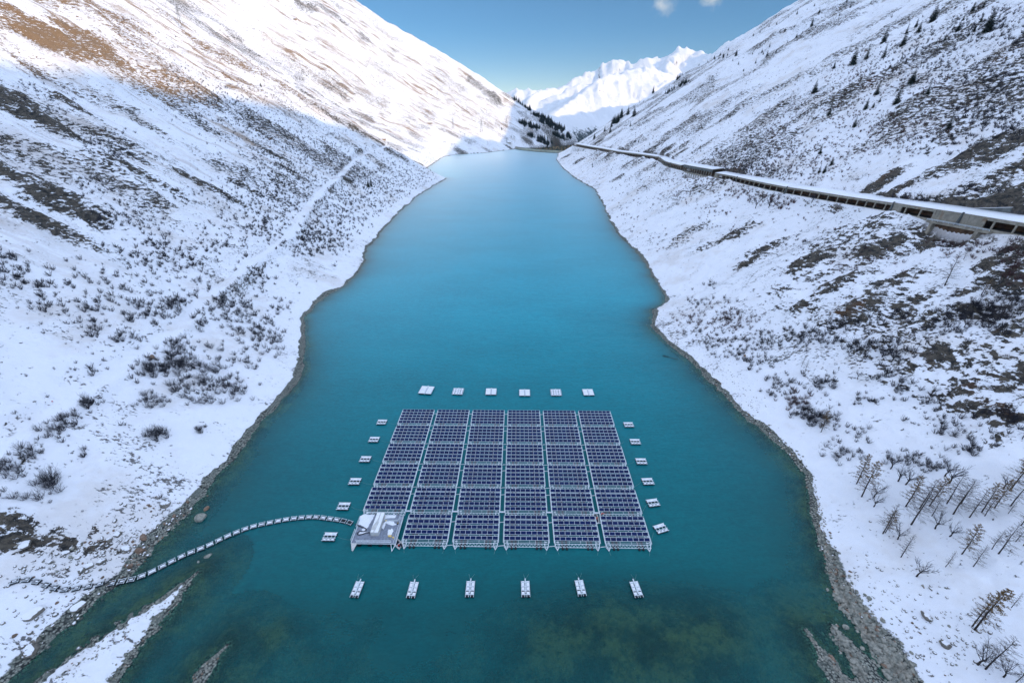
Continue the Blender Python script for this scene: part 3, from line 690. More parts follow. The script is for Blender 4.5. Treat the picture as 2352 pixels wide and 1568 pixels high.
snow_patch([z5(*p, 1.3) for p in [(420,880),(500,870),(760,880),(700,920),(560,960),(420,960)]], 1.285, seed=9)
# container
ca, cb = z5(875, 1035, 1.3), z5(1135, 1035, 1.3); cw = 2.45; cx = (ca[0]+cb[0])/2; cyy = ca[1]; CL = 7.6
ct = thing('site_container', 'pale grey container with snow on its roof standing on the service barge', 'container', S0+E1*(cx-cw/2)-E2*cyy, AANG)
m = MB(); H = 2.65; m.box((cw/2, CL/2, .2+H/2), (cw, CL, H)); 
for k in range(24): m.box((-.02, .25+k*(CL-.4)/24, .2+H/2), (.06, .14, H-.3)); m.box((cw+.02, .25+k*(CL-.4)/24, .2+H/2), (.06, .14, H-.3))
m.build('container_body', M_grey, ct)
m = MB(); m.box((cw/2, CL/2, .1), (cw+.2, CL+.2, .2)); m.build('base_frame', M_white, ct)
for sgn in (0, 1):
    m = MB(); m.box((cw/4+sgn*cw/2, -.03, .2+H/2), (cw/2-.08, .05, H-.2))
    for q in (-.35, .35): m.bar((cw/4+sgn*cw/2+q, -.08, .4), (cw/4+sgn*cw/2+q, -.08, H), .05)
    m.build('door', M_grey, ct)
m = MB(); m.box((1.35, -.08, 1.75), (.22, .02, .22), 0); m.build('warning_sign', M_yel, ct)
S0c = Vector((0, 0, 0))
snow_patch([(.05, 1.9), (.05, CL-.1), (1.1, CL-.1), (.95, 4.6), (.45, 3.2)], H+.205, parent=ct, amp=.05, seed=11)
snow_patch([(1.4, CL-.1), (cw-.05, CL-.1), (cw-.05, .1), (1.3, .1), (1.55, 2.2), (1.75, 3.2), (1.4, 4.6)], H+.205, parent=ct, amp=.05, seed=12)
snow_patch([(.1, .1), (.9, .15), (.85, .8), (.15, .9)], H+.205, parent=ct, amp=.05, seed=13)
# cable looping over the deck
P = [(z5(zx, zy, 1.45)) for zx, zy in [(270,610),(350,625),(450,680),(560,715),(650,745),(690,800),(650,850),(560,875),(440,865),(370,920),(370,970),(450,990),(600,950),(700,910),(850,915)]]
Pc = [Vector((x, y, 0)) for x, y in P]
def smoothline(P, n=6):
    out = []
    for i in range(len(P)-1):
        p0, p1, p2, p3 = P[max(i-1, 0)], P[i], P[i+1], P[min(i+2, len(P)-1)]
        for k in range(n):
            t = k/n; out.append(.5*((2*p1)+(-p0+p2)*t+(2*p0-5*p1+4*p2-p3)*t*t+(-p0+3*p1-3*p2+p3)*t*t*t))
    return out+[P[-1]]
m = MB(); m.tube([(p.x, p.y, 1.45) for p in smoothline(Pc)], .13, 6); cab = m.build('power_cable', M_black, None, True)
cab.location = S0; cab.rotation_euler = (0, 0, AANG); cab['label'] = 'thick black cable looping over the deck to the grey container'; cab['category'] = 'cable'
mb = MB(); mb.tube([(0, 0, .02), (0, 0, .35)], [.34, .32], 12)
for i, (zx, zy, s_) in enumerate([(1535, 1040, 1.0), (1590, 1045, 1.0), (1685, 1095, .85), (1420, 468, .7)]):
    x, y = z5(zx, zy, 1.4); p = S0+E1*x-E2*y
    thing('cable_reel', ['yellow drum on the near edge of the barge deck, left of a touching pair', 'yellow drum on the near edge of the barge deck, right of a touching pair', 'small yellow drum alone at the near right corner of the barge deck', 'smallest yellow drum behind the grey container by the barge walkway rail'][i], 'drum', (p.x, p.y, 1.29), 0, 'yellow drums on the barge', mb.mesh('drum', M_yel) if i == 0 else DRUM, s_)
    if i == 0: DRUM = [o for o in col.objects if o.name.startswith('cable_reel')][0].data
m = MB(); a = z5(1335, 445, 1.3); b_ = z5(1890, 455, 1.3); c = z5(1960, 260, 1.3)
for q in (0, .35): m.bar((a[0], a[1]-q, 1.4), (b_[0], b_[1]-q, 1.4), .1)
m.bar((b_[0], b_[1], 1.4), (c[0], c[1], 1.4), .1); m.build('pipe_run', M_white, dk)
m = MB(); q = z5(1860, 580, 1.4); m.box((q[0], q[1], 1.5), (.5, .6, .4), 0)
for k in (-.12, .12): m.box((q[0]+k, q[1], 1.72), (.08, .4, .03), 1)
m.build('valve_box', [M_black, M_yel], dk)
m = MB(); q = z5(1170, 940, 1.4); m.box((q[0], q[1]-.2, 1.6), (.3, 1.0, .5)); m.build('cabinet', M_white, dk)
# ------------------------------------------------------------------ anchor pontoons
def pont_side():
    o = thing('anchor_pontoon', '', 'pontoon', (0, 0, 0), 0, 'anchor pontoons round the solar rafts')
    for y in (0.95, -.95):
        m = MB(); m.tube([(-1.95, y, .2), (-1.85, y, .2), (1.85, y, .2), (1.95, y, .2)], [.3, .45, .45, .3], 10); t = m.build('tank', M_black, o)
        if y > 0: m = MB(); m.box((0, y, .72), (3.7, 1.0, .16), 0, 0, .9); m.build('snow', M_snow, t)
        else:
            for x in (-1.2, 0, 1.2): m = MB(); m.box((x, y, .66), (.75, .55, .12), 0, 0, .85); m.build('snow', M_snow, t)
    m = MB()
    for x in (-1.7, -.6, .6, 1.7): m.bar((x, -1.5, .68), (x, 1.5, .68), .14)
    for y in (-1.35, -.5, .45, 1.4): m.bar((-2.05, y, .74), (2.05, y, .74), .12)
    for x in (-1.0, 1.0): m.box((x, .95, .82), (.9, .5, .05))
    m.build('frame', M_white, o); return o
def pont_long():
    o = thing('anchor_pontoon', '', 'pontoon', (0, 0, 0), 0, 'anchor pontoons round the solar rafts')
    for x in (.68, -.68):
        m = MB(); m.tube([(x, -2.35, .2), (x, -2.25, .2), (x, 2.0, .2), (x, 2.1, .2)], [.36, .46, .46, .3], 10); t = m.build('tank', M_black, o)
        for y, l in ((-1.35, .7), (-.1, .8), (1.05, 1.0), (1.85, .3)): m = MB(); m.box((x, y, .68), (.7, l, .13), 0, 0, .88); m.build('snow', M_snow, t)
    m = MB()
    for x in (-1.12, -.28, .28, 1.12): m.bar((x, -2.5, .66), (x, 2.1, .66), .10)
    for y in (-1.85, -.65, .45, 1.65): m.bar((-1.15, y, .74), (1.15, y, .74), .17)
    m.bar((0, -1.6, .92), (0, 2.6, .92), .24); m.build('frame', M_white, o); return o
def pont_far(kind):
    o = thing('anchor_pontoon', '', 'pontoon', (0, 0, 0), 0, 'anchor pontoons round the solar rafts')
    for s_ in (-1, 1):
        for k in range(2 if kind else 3):
            x = s_*(.6+(1.25 if kind else .72)*k); m = MB(); m.tube([(x, -2.5, .2), (x, -2.4, .2), (x, 2.4, .2), (x, 2.5, .2)], [.3, .4, .4, .3], 8); t = m.build('tank', M_black, o)
        m = MB()
        if kind:
            for x in (.6, 1.85):
                for y in (-1.9, -.65, .6, 1.9): m.box((s_*x, y, .75), (.75, .95, .16), 0, 0, .9)
            for y in (-2.1, -.7, .7, 2.1): m.box((s_*1.22, y, .72), (.6, .45, .12), 0, 0, .9)
        else:
            for y in (-1.9, -.65, .6, 1.85): m.box((s_*1.3, y, .75), (2.15, 1.05, .18), 0, 0, .92)
        m.build('snow', M_snow, t)
    m = MB()
    for y in (-2.5, -1.27, 0, 1.27, 2.5): m.bar((-2.5, y, .66), (2.5, y, .66), .1)
    for x in (-2.5, 2.5): m.bar((x, -2.5, .66), (x, 2.5, .66), .1)
    m.bar((0, -2.9, .85), (0, 2.6, .85), .26, .3); m.build('frame', M_white, o); return o
PROT = {'s': pont_side(), 'l': pont_long(), 'a': pont_far(0), 'b': pont_far(1)}
used_p = set()
def place(kind, label, u, v, rz, sc=None):
    x, y = g(u, v, .6); pr = PROT[kind]
    if kind not in used_p:
        used_p.add(kind); CH(pr); o = pr; o['label'] = label; o.location = (x, y, 0); o.rotation_euler = (0, 0, rz)
        if sc: o.scale = (sc,)*3
        return o
    o = stamp(pr, label, (x, y, 0), rz, sc); 
    if not sc: o.scale = (1, 1, 1)
    return o
ROPES = MB()
for k, (u, v) in enumerate([(877,969),(859,1009),(839,1054),(815,1105),(789,1162),(757,1232)]):
    place('s', 'snowy twin pontoon left of the rafts, %s from the far end' % ORD[k], u, v, AANG)
for k, (u, v, a) in enumerate([(1444,975,0),(1459,1014,-1),(1473,1059,-1),(1488,1105,3),(1500,1154,9),(1518,1213,18)]):
    place('s', 'snowy twin pontoon right of the rafts, %s from the far end' % ORD[k], u, v, R(a))
for k, (u, v, a) in enumerate([(821,1351,-4),(948,1352,-3),(1080,1350,0),(1207,1350,1),(1333,1348,5),(1461,1351,6)]):
    place('l', 'narrow pontoon with a raised central beam before the rafts, %s from left' % ORD[k], u, v, R(a))
for k, (u, v, kk, s_) in enumerate([(979.5,896,'a',1.22),(1052,898.5,'b',1.),(1128,899,'a',1.),(1205,901.5,'a',1.),(1277,901,'b',1.),(1351,900.5,'a',.98)]):
    lab = ['largest square snow covered pontoon beyond the rafts, at the far left', 'square pontoon with gaps in its snow beyond the rafts, second from left', 'square snow covered pontoon beyond the rafts, third from the left', 'square snow covered pontoon beyond the rafts, fourth from the left', 'square pontoon with gaps in its snow beyond the rafts, second from right', 'square snow covered pontoon beyond the rafts, at the far right'][k]
    place(kk, lab, u, v, AANG-R([6,2,0,0,-1,-2][k]), s_)
# mooring ropes
def rope(p, q, label, sag=0.):
    p, q = Vector(p), Vector(q); m = MB(); P = [p.lerp(q, k/8)+Vector((0, 0, -sag*4*(k/8)*(1-k/8))) for k in range(9)]
    m.tube(P, .035, 4); o = m.build('mooring_rope', M_rope, None); o['label'] = label; o['category'] = 'rope'; o['group'] = 'mooring ropes'
for i in range(6):
    for sgn, xx in ((-1, .7), (1, WR-.7)):
        c = slot(i, 5)+E1*xx+E2*(DR+1.7); e = c+E1*(1.3*-sgn*(1 if i else 1.1)*-1 if False else -sgn*1.2)+E2*4.2
        if i == 0: nm = 'the service barge'
        else: nm = 'the nearest row raft, %s from left' % ORD[i-1]
        rope((c.x, c.y, .25), (e.x, e.y, -.6), 'green rope at the %s front corner of %s' % ('left' if sgn < 0 else 'right', nm))
for k, (u, v) in enumerate([(821,1330),(949,1332),(1080,1330),(1207,1330),(1331,1328),(1459,1331)]):
    x, y = g(u, v, .9)
    for sgn in (-1, 1):
        rope((x, y, .8), (x+sgn*(.9 if sgn < 0 else 1.6), y+3.6, -.5), 'thin green rope leading %s from the tip of the %s long pontoon from the left' % ('left' if sgn < 0 else 'right', ORD[k]))
for k, (u, v) in enumerate([(1461,976),(1433,1014),(1457,1060),(1473,1106),(1485,1158),(1501,1222)]):
    if k == 0: continue
    x, y = g(u, v, .5); e = slot(5, min(k, 5))+E1*(WR+.3)+E2*(DR-1)
    rope((x, y, .6), (e.x, e.y, .5), 'thin green rope from the %s right hand pontoon to the rafts' % ORD[k], .5)
for k, (u, v) in enumerate([(889,969),(872,1010),(853,1054),(829,1106),(805,1163),(774,1232)]):
    x, y = g(u, v, .5); e = slot(0, min(k, 5))+E1*-.2+E2*(DR-1)
    rope((x, y, .6), (e.x, e.y, .5), 'thin green rope from the %s left hand pontoon to the %s' % (ORD[k], 'barge' if k == 5 else 'rafts'), .5)
# ------------------------------------------------------------------ floating cable line
CP_ = [(810,1202.5),(797,1198),(779,1194),(750,1190),(719,1187),(672.6,1190.5),(630,1198),(580.6,1209),(531,1227),(474,1254),(425,1274),(375,1299),(340,1316.5),(310,1328),(294,1332)]
CW_ = [Vector((*g(u, v, .4), .0)) for u, v in CP_]
CG_ = []
for u, v in [(248,1341),(198,1349),(159,1354),(127,1351),(92,1339),(57,1331.7),(21,1340.6)]:
    h = CAST.hit(u, v); CG_.append(Vector(h))
cl = thing('cable_float_line', 'long curved line of snowy floats carrying a cable from the left shore to the barge', 'floating cable', (CW_[0].x, CW_[0].y, 0))
path = smoothline(CW_+CG_, 10); seglen = [0]
for a, b_ in zip(path[:-1], path[1:]): seglen.append(seglen[-1]+(b_-a).length)
def at_len(s_):
    k = int(np.searchsorted(seglen, s_)); k = min(max(k, 1), len(path)-1); t = (s_-seglen[k-1])/(seglen[k]-seglen[k-1]); return path[k-1].lerp(path[k], t)
m = MB()
for s_ in (-.42, .42): m.tube([(-.95, s_, .12), (-.85, s_, .12), (.85, s_, .12), (.95, s_, .12)], [.2, .3, .3, .2], 8)
ME_cf = m.mesh('float', M_black)
m = MB(); m.box((0, .1, .48), (1.55, .75, .2), 0, 0, .9); ME_cs = m.mesh('snow', M_snow)
m = MB()
for x in (-.8, .8): m.bar((x, -.8, .5), (x, .85, .56), .09)
m.bar((-.95, .62, .66), (.95, .62, .66), .08); m.bar((-.95, -.55, .5), (.95, -.55, .5), .08); ME_cr = m.mesh('cradle', M_white)
tot = seglen[-1]; n = int(tot/2.32); base_o = cl.location.copy()
for k in range(n):
    p = at_len((k+.5)*tot/n); q = at_len(min(tot, (k+.5)*tot/n+.5)); a = math.atan2(q.y-p.y, q.x-p.x)
    if math.cos(a) < 0: a += math.pi
    zz = max(0., CAST.ground(p.x, p.y))
    f = put('float', ME_cf, cl, (p.x-base_o.x, p.y-base_o.y, zz), a)
    if k > 1: put('snow', ME_cs, f, (rnd.uniform(-.1, .1), 0, 0), 0, (rnd.uniform(.75, 1), rnd.uniform(.6, 1), 1) if k < n-12 else (.6, .45, 1))
    put('cradle', ME_cr, f)
m = MB(); m.tube([(p.x-base_o.x, p.y-base_o.y, max(.45, CAST.ground(p.x, p.y)+.45)) for p in path[::2]], .1, 5); m.build('cable', M_black, cl, True)
# ------------------------------------------------------------------ dinghies
def dinghy(label, u, v, rz, L_=3.9, W_=1.75):
    x, y = g(u, v, .3); o = thing('inflatable_dinghy', label, 'boat', (x, y, 0), rz, 'grey inflatable dinghies')
    P = [Vector((-W_/2, -L_/2, .3)), Vector((-W_/2, 0, .3)), Vector((-W_/2, L_*.22, .32)), Vector((-W_*.36, L_*.40, .38)), Vector((0, L_*.5, .45)), Vector((W_*.36, L_*.40, .38)), Vector((W_/2, L_*.22, .32)), Vector((W_/2, 0, .3)), Vector((W_/2, -L_/2, .3))]
    P = smoothline(P, 4); m = MB(); n = len(P); rr_ = [.24]*n; rr_[0] = rr_[-1] = .1
    m.tube(P, rr_, 10); m.build('tube', M_rubber, o, True)
    m = MB(); m.box((0, -.1, .12), (W_-.4, L_*.8, .08)); m.build('floor', M_navy, o)
    m = MB(); m.box((0, -L_/2+.3, .38), (W_-.4, .08, .5)); m.build('transom', M_grey, o)
    m = MB(); m.box((0, -L_/2+.12, .75), (.32, .42, .4), 0, 0, .8); m.bar((0, -L_/2+.1, .6), (0, -L_/2+.05, -.3), .12); m.build('outboard_motor', M_black, o)
    m = MB(); m.box((0, -.35, .42), (W_-.3, .3, .06)); m.build('bench', M_grey, o)
    return o
d1 = dinghy('grey inflatable dinghy moored at the near right corner of the service barge', 798.2+.06225*1860, 1165.7+.06225*1320, R(52))
q = d1.location
m = MB(); m.box((0, 0, 0), (.5, .38, .36), 0, .3, .8); jc = m.build('fuel_can', M_red); jc.location = (q.x+.35, q.y-.55, .4); jc['label'] = 'red fuel can in the dinghy beside the service barge'; jc['category'] = 'can'
u2, v2 = (2330+.07016*765)/1.7415, (2000+.07016*1040)/1.7415
d2 = dinghy('grey inflatable dinghy squeezed between the two nearest rafts on the right', u2, v2, R(-176), 3.9, 1.45)
# ------------------------------------------------------------------ people
def person(label, loc, rz, joints, radii, edges, jacket_ids):
    o = thing('person', label, 'person', loc, rz)
    o.name = 'person'
    me = bpy.data.meshes.new('body'); me.from_pydata(joints, edges, []); me.materials.append(M_navy); ob = put('body', me, o)
    md = ob.modifiers.new('Skin', 'SKIN'); sk_ = me.skin_vertices[0].data
    for k, r in enumerate(radii): sk_[k].radius = (r, r)
    sk_[0].use_root = True; ob.modifiers.new('Sub', 'SUBSURF').levels = 1; ob.modifiers['Sub'].render_levels = 2
    return o, ob
# joints: 0 pelvis 1 waist 2 chest 3 neck 4 head | 5-8 L shoulder elbow wrist hand | 9-12 R | 13-15 L hip knee ankle 16 foot | 17-20 R
ED = [(0,1),(1,2),(2,3),(3,4),(2,5),(5,6),(6,7),(7,8),(2,9),(9,10),(10,11),(11,12),(0,13),(13,14),(14,15),(15,16),(0,17),(17,18),(18,19),(19,20)]
RD = [.15,.15,.17,.06,.10, .08,.06,.045,.045, .08,.06,.045,.045, .11,.08,.055,.05, .11,.08,.055,.05]
def skin_part(name, V, E, Rr, mat, parent):
    me = bpy.data.meshes.new(name); me.from_pydata(V, E, []); me.materials.append(mat); ob = put(name, me, parent)
    ob.modifiers.new('Skin', 'SKIN'); s_ = me.skin_vertices[0].data
    for k, r in enumerate(Rr): s_[k].radius = (r, r)
    s_[0].use_root = True; sb = ob.modifiers.new('Sub', 'SUBSURF'); sb.levels = 1; sb.render_levels = 2
    return ob
def figure(label, loc, rz, J):
    o, ob = person(label, loc, rz, J, RD, ED, None); ob.data.materials.clear(); ob.data.materials.append(M_skin)
    # clothing slightly larger than the limbs it covers
    skin_part('jacket', [J[0], J[1], J[2], J[5], J[6], J[7], J[9], J[10], J[11]], [(0,1),(1,2),(2,3),(3,4),(4,5),(2,6),(6,7),(7,8)], [.175,.18,.20,.115,.09,.075,.115,.09,.075], M_orange, o)
    skin_part('trousers', [J[0], J[13], J[14], J[15], J[17], J[18], J[19]], [(0,1),(1,2),(2,3),(0,4),(4,5),(5,6)], [.17,.135,.105,.08,.135,.105,.08], M_navy, o)
    for a, s_ in ((8, J[7]), (12, J[11])):
        h = Vector(J[a]); d = (h-Vector(s_)).normalized(); side = d.cross(Vector((0, 0, 1))).normalized()
        for k in range(4): skin_part('finger', [tuple(h), tuple(h+d*(.05+.006*(1-abs(k-1.5)))+side*(k-1.5)*.02), tuple(h+d*.095+side*(k-1.5)*.024+Vector((0, 0, -.02)))], [(0,1),(1,2)], [.012,.009,.008], M_skin, o)
        skin_part('thumb', [tuple(h-d*.02+side*.035), tuple(h+d*.02+side*.06), tuple(h+d*.05+side*.06)], [(0,1),(1,2)], [.012,.010,.009], M_skin, o)
    hd = Vector(J[4]); m = MB()
    m.tube([hd+Vector((0, .01, .02)), hd+Vector((0, .01, .08)), hd+Vector((0, .01, .125))], [.118, .105, .04], 12); m.build('beanie', M_navy, o, True)
    m = MB(); f = hd+Vector((0, -.10, 0)); m.box(f+Vector((0, -.015, -.01)), (.022, .03, .04)); m.build('nose', M_skin, o)
    for sx_ in (-1, 1):
        m = MB(); m.box(f+Vector((sx_*.035, .004, .02)), (.02, .012, .012)); m.build('eye', M_navy, o)
        m = MB(); m.box(hd+Vector((sx_*.105, .0, 0)), (.02, .04, .055)); m.build('ear', M_skin, o)
        m = MB(); k = 16 if sx_ < 0 else 20; p = Vector(J[k]); m.box(p+Vector((0, -.02, 0)), (.11, .28, .11), 0, 0, .85); m.build('boot', M_black, o)
    m = MB(); m.box(f+Vector((0, 0, -.045)), (.045, .012, .01)); m.build('mouth', M_red, o)
    return o
c = slot(5, 4)+E1*.75+E2*(DR+.35)
J1 = [(0,.1,.42),(0,.02,.58),(0,-.10,.80),(0,-.17,.93),(0,-.24,1.05), (-.2,-.12,.80),(-.40,-.28,.66),(-.50,-.48,.50),(-.53,-.54,.46), (.2,-.12,.80),(.40,-.26,.72),(.56,-.44,.74),(.61,-.49,.74), (-.13,.08,.40),(-.24,-.30,.42),(-.22,.02,.10),(-.22,-.08,.05), (.13,.08,.40),(.26,-.28,.44),(.22,.05,.10),(.22,-.06,.05)]
figure('crouching person in an orange jacket on the front corner of a solar raft', (c.x, c.y, 1.1), R(10), J1)
J2 = [(0,0,.18),(0,.03,.36),(0,.04,.60),(0,.02,.74),(0,0,.86), (-.2,.03,.60),(-.30,-.12,.40),(-.22,-.34,.34),(-.2,-.40,.33), (.2,.03,.60),(.36,-.10,.46),(.48,-.30,.52),(.52,-.36,.54), (-.12,-.04,.17),(-.18,-.42,.30),(-.18,-.62,.02),(-.18,-.70,-.02), (.12,-.04,.17),(.18,-.42,.32),(.18,-.60,.02),(.18,-.68,-.02)]
x, y = g((2330+.07016*835)/1.7415, (2000+.07016*985)/1.7415, .8)
figure('seated person in an orange jacket in the dinghy between the rafts', (x-.15, y, .22), R(60), J2)
# ------------------------------------------------------------------ dam
def poly_wall(m, P, z0, z1, t, mi=0):
    """vertical wall of thickness t behind the line P (list of xy)"""
    n = len(P); V = []
    for i, p in enumerate(P):
        a, b_ = P[max(i-1, 0)], P[min(i+1, n-1)]; d = Vector((b_[0]-a[0], b_[1]-a[1])).normalized(); nx, ny = -d.y, d.x
        V += [(p[0], p[1], z0), (p[0], p[1], z1), (p[0]+nx*t, p[1]+ny*t, z1), (p[0]+nx*t, p[1]+ny*t, z0)]
    F = []
    for i in range(n-1):
        a, b_ = 4*i, 4*(i+1)
        for k in range(4): F.append((a+k, b_+k, b_+(k+1) % 4, a+(k+1) % 4))
    F += [(0, 1, 2, 3), tuple(4*(n-1)+k for k in (3, 2, 1, 0))]
    m.add(V, F, mi)
M_dam = plain('pale_dam_concrete', (.44, .40, .31), .85, 0, .18, .08)
dp = [Vector((x, y, 0)) for x, y in DAM]; dp = [dp[0]+(dp[0]-dp[1])*1.2]+dp+[dp[-1]+(dp[-1]-dp[-2])*1.0]; dps = [(p.x, p.y) for p in smoothline(dp, 5)]
dam = thing('arch_dam', 'long curved grey concrete dam closing the far end of the lake', 'dam', (dps[0][0], dps[0][1], 0))
o0 = dps[0]; rel = [(x-o0[0], y-o0[1]) for x, y in dps]
m = MB(); poly_wall(m, rel, -60, 9.2, 7); m.build('wall', M_dam, dam)
m = MB(); poly_wall(m, [(x, y-.35) for x, y in rel], 9.2, 10.1, .5); m.build('parapet', M_conc2, dam)
m = MB(); poly_wall(m, [(x, y-.25) for x, y in rel], -2, 1.6, .25); m.build('waterline_stain', M_conc2, dam)
# ------------------------------------------------------------------ road galleries
GU = [p[0] for p in GP]
def at_u(u):
    return Vector((float(np.interp(u, GU, [p[0] for p in GAL])), float(np.interp(u, GU, [p[1] for p in GAL])), float(np.interp(u, GU, [p[2] for p in GAL]))))
GALS = smoothline([Vector(p) for p in GAL], 6); GL = [0]
for a, b_ in zip(GALS[:-1], GALS[1:]): GL.append(GL[-1]+(b_-a).length)
def s_of(u):
    p = at_u(u); return GL[min(range(len(GALS)), key=lambda i: (GALS[i]-p).length)]
def at_s(s_):
    k = min(max(int(np.searchsorted(GL, s_)), 1), len(GALS)-1); t = (s_-GL[k-1])/(GL[k]-GL[k-1]); p = GALS[k-1].lerp(GALS[k], t); d = (GALS[k]-GALS[k-1]).normalized()
    n = Vector((-d.y, d.x, 0)).normalized()*UP; return p, d, n
def strip(m, S, prof, org, mi=0):
    """sweep a closed profile (offset uphill, height) along the gallery line"""
    V = []; n = len(prof)
    for s_ in S:
        p, d, nn = at_s(s_); p = p-org
        for a, h in prof: V.append((p.x+nn.x*a, p.y+nn.y*a, p.z+h))
    F = []
    for i in range(len(S)-1):
        for k in range(n): F.append((i*n+k, (i+1)*n+k, (i+1)*n+(k+1) % n, i*n+(k+1) % n))
    F += [tuple(range(n)), tuple((len(S)-1)*n+k for k in range(n))[::-1]]
    m.add(V, F, mi)
def gallery(label, u0, u1, H, sp, fascia=1.1, dark=False, walls=(), colw=.55, buttress=(), legs=0.):
    s0, s1 = sorted((s_of(u0), s_of(u1))); org = at_s(s0)[0]; o = thing('road_gallery', label, 'gallery', org, 0, 'concrete road galleries along the right slope')
    S = list(np.linspace(s0, s1, max(3, int((s1-s0)/6))))
    m = MB(); strip(m, S, [(-.5, H-.1), (-.5, H+.35), (GW+3, H+1.6), (GW+3, H+.9), (0, H-.1)], org); m.build('roof', M_conc, o)
    m = MB(); strip(m, S, [(-.30, H+.38), (-.0, H+.58), (GW+4, H+2.2), (GW+4, H+1.6)], org); m.build('roof_snow', M_snow, o, True)
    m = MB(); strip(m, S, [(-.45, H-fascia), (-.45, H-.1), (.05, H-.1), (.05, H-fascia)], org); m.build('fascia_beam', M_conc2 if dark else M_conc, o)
    m = MB(); strip(m, S, [(GW-.3, -.2), (GW-.3, H+.9), (GW+.2, H+.9), (GW+.2, -.2)], org); m.build('back_wall', M_rockwall, o)
    m = MB(); strip(m, S, [(-.6, -1.2), (-.6, .25), (-.1, .25), (-.1, -1.2)], org); m.build('sill', M_conc, o)
    wl = [tuple(sorted((s_of(a), s_of(b_)))) for a, b_ in walls]
    s_ = s0+.3; k = 0
    while s_ < s1 and k < 99:
        if not any(a-.5 < s_ < b_+.5 for a, b_ in wl):
            p, d, nn = at_s(s_); p = p-org; m = MB(); q = p-nn*.9
            m.bar((p.x-nn.x*.55, p.y-nn.y*.55, p.z+.2), (p.x-nn.x*.1, p.y-nn.y*.1, p.z+H-fascia+.1), colw, colw*1.2); m.build('column', M_conc, o)
            if legs: 
                m = MB(); m.bar((p.x-nn.x*.6, p.y-nn.y*.6, p.z-legs), (p.x-nn.x*.4, p.y-nn.y*.4, p.z-1.2), colw); m.build('stilt', M_conc, o)
        s_ += sp; k += 1
    for a, b_ in wl:
        SS = list(np.linspace(a, b_, max(3, int((b_-a)/5)))); m = MB(); strip(m, SS, [(-.62, -1.0), (-.30, H-.1), (.12, H-.1), (.12, -1.0)], org); m.build('solid_wall', M_conc, o)
    for u in buttress:
        p, d, nn = at_s(s_of(u)); p = p-org; m = MB(); w_ = d*.35
        V = [p-nn*2.2+Vector((0, 0, -.5)), p+Vector((0, 0, -.5)), p+Vector((0, 0, H+.9)), p-nn*.6+Vector((0, 0, H+.9))]
        m.add([tuple(v-w_) for v in V]+[tuple(v+w_) for v in V], [(0, 1, 2, 3), (7, 6, 5, 4), (0, 4, 5, 1), (1, 5, 6, 2), (2, 6, 7, 3), (3, 7, 4, 0)]); m.build('buttress', M_conc2, o)
    return o, org
M_rockwall = plain('gallery_back_wall', (.12, .075, .045), .9, 0, .5, .3)
def stained():
    m, nt, b = NT('stained_concrete'); g_ = nd(nt, 'ShaderNodeNewGeometry'); pos = g_.outputs['Position']
    f = noise(nt, scaled(nt, pos, (1.2, 1.2, .12)), 1.1, 6, .7); h = noise(nt, pos, .4, 5, .6)
    c = mixc(nt, step(nt, h, .3, .7), (.22, .205, .17), (.33, .31, .26)); c = mixc(nt, mth(nt, 'MULTIPLY', step(nt, f, .54, .70), .75), c, (.10, .085, .06)); c = mixc(nt, mth(nt, 'MULTIPLY', step(nt, noise(nt, scaled(nt, pos, (.3, .3, .1)), .9, 3), .60, .68), .7), c, (.20, .115, .06))
    L(nt, c, b.inputs['Base Color']); b.inputs['Roughness'].default_value = .9; return m
M_stain = stained()
M_asph = plain('asphalt', (.05, .05, .052), .85, 0, .2, .5)
rd = MB(); strip(rd, list(np.linspace(GL[0], GL[-1], 180)), [(0, -.1), (0, .12), (GW, .12), (GW, -.1)], Vector((0, 0, 0))); r_ = rd.build('road', M_asph, None); r_['kind'] = 'structure'
gallery('long low gallery with a snowy roof, farthest along the right bank above the dam', 1318, 1508, 6.2, 14, 1.6)
gallery('short curved gallery with a wide snow roof in the bend, next to the farthest one', 1510, 1566, 6.0, 8, 1., buttress=(1516, 1540))
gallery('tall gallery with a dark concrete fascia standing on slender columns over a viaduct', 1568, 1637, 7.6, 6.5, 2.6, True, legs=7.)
gallery('mid gallery with many open bays between two buttresses, left of the power pole bushes', 1639, 1802, 4.6, 9.2, 1.0, walls=((1640, 1646),), buttress=(1690,))
gallery('gallery with wide dark bays, right of the buttress and left of the solid wall', 1804, 2047, 4.7, 9.4, 1.05, buttress=(1807,))
gE, oE = gallery('nearest gallery with a long solid stained wall above a viaduct at the right edge', 2049, 2400, 4.9, 9.6, 1.1, walls=((2049, 2064), (2139, 2262)), buttress=(2051, 2205))
# stains and joints on the solid wall, drip marks on the fascia
for o_ in [q for q in col.objects if q.name.startswith(('solid_wall', 'fascia_beam'))]: o_.data.materials[0] = M_stain if o_.data.materials[0] is M_conc else o_.data.materials[0]
# viaduct under the nearest gallery
sA, sB = sorted((s_of(2141), s_of(2290))); va = thing('viaduct', 'concrete viaduct span with pier and guard rail under the solid wall of the nearest gallery', 'bridge', at_s(sA)[0]); og = at_s(sA)[0]
SS = list(np.linspace(sA, sB, 14))
m = MB(); strip(m, SS, [(-2.4, -1.6), (-2.4, -.45), (-.7, -.45), (-.7, -1.6)], og); m.build('deck_edge', M_conc, va)
m = MB(); strip(m, SS, [(-.4, -10), (-.4, -.9), (.3, -.9), (.3, -10)], og); m.build('abutment_wall', M_rockwall, va)
m = MB(); strip(m, SS, [(-2.45, .25), (-2.45, .5), (-2.3, .5), (-2.3, .25)], og); strip(m, SS, [(-2.45, -.1), (-2.45, .05), (-2.3, .05), (-2.3, -.1)], og)
for k in range(12):
    p, d, nn = at_s(sA+(sB-sA)*k/11); p = p-og-nn*2.38; m.bar(p+Vector((0, 0, -.5)), p+Vector((0, 0, .5)), .14)
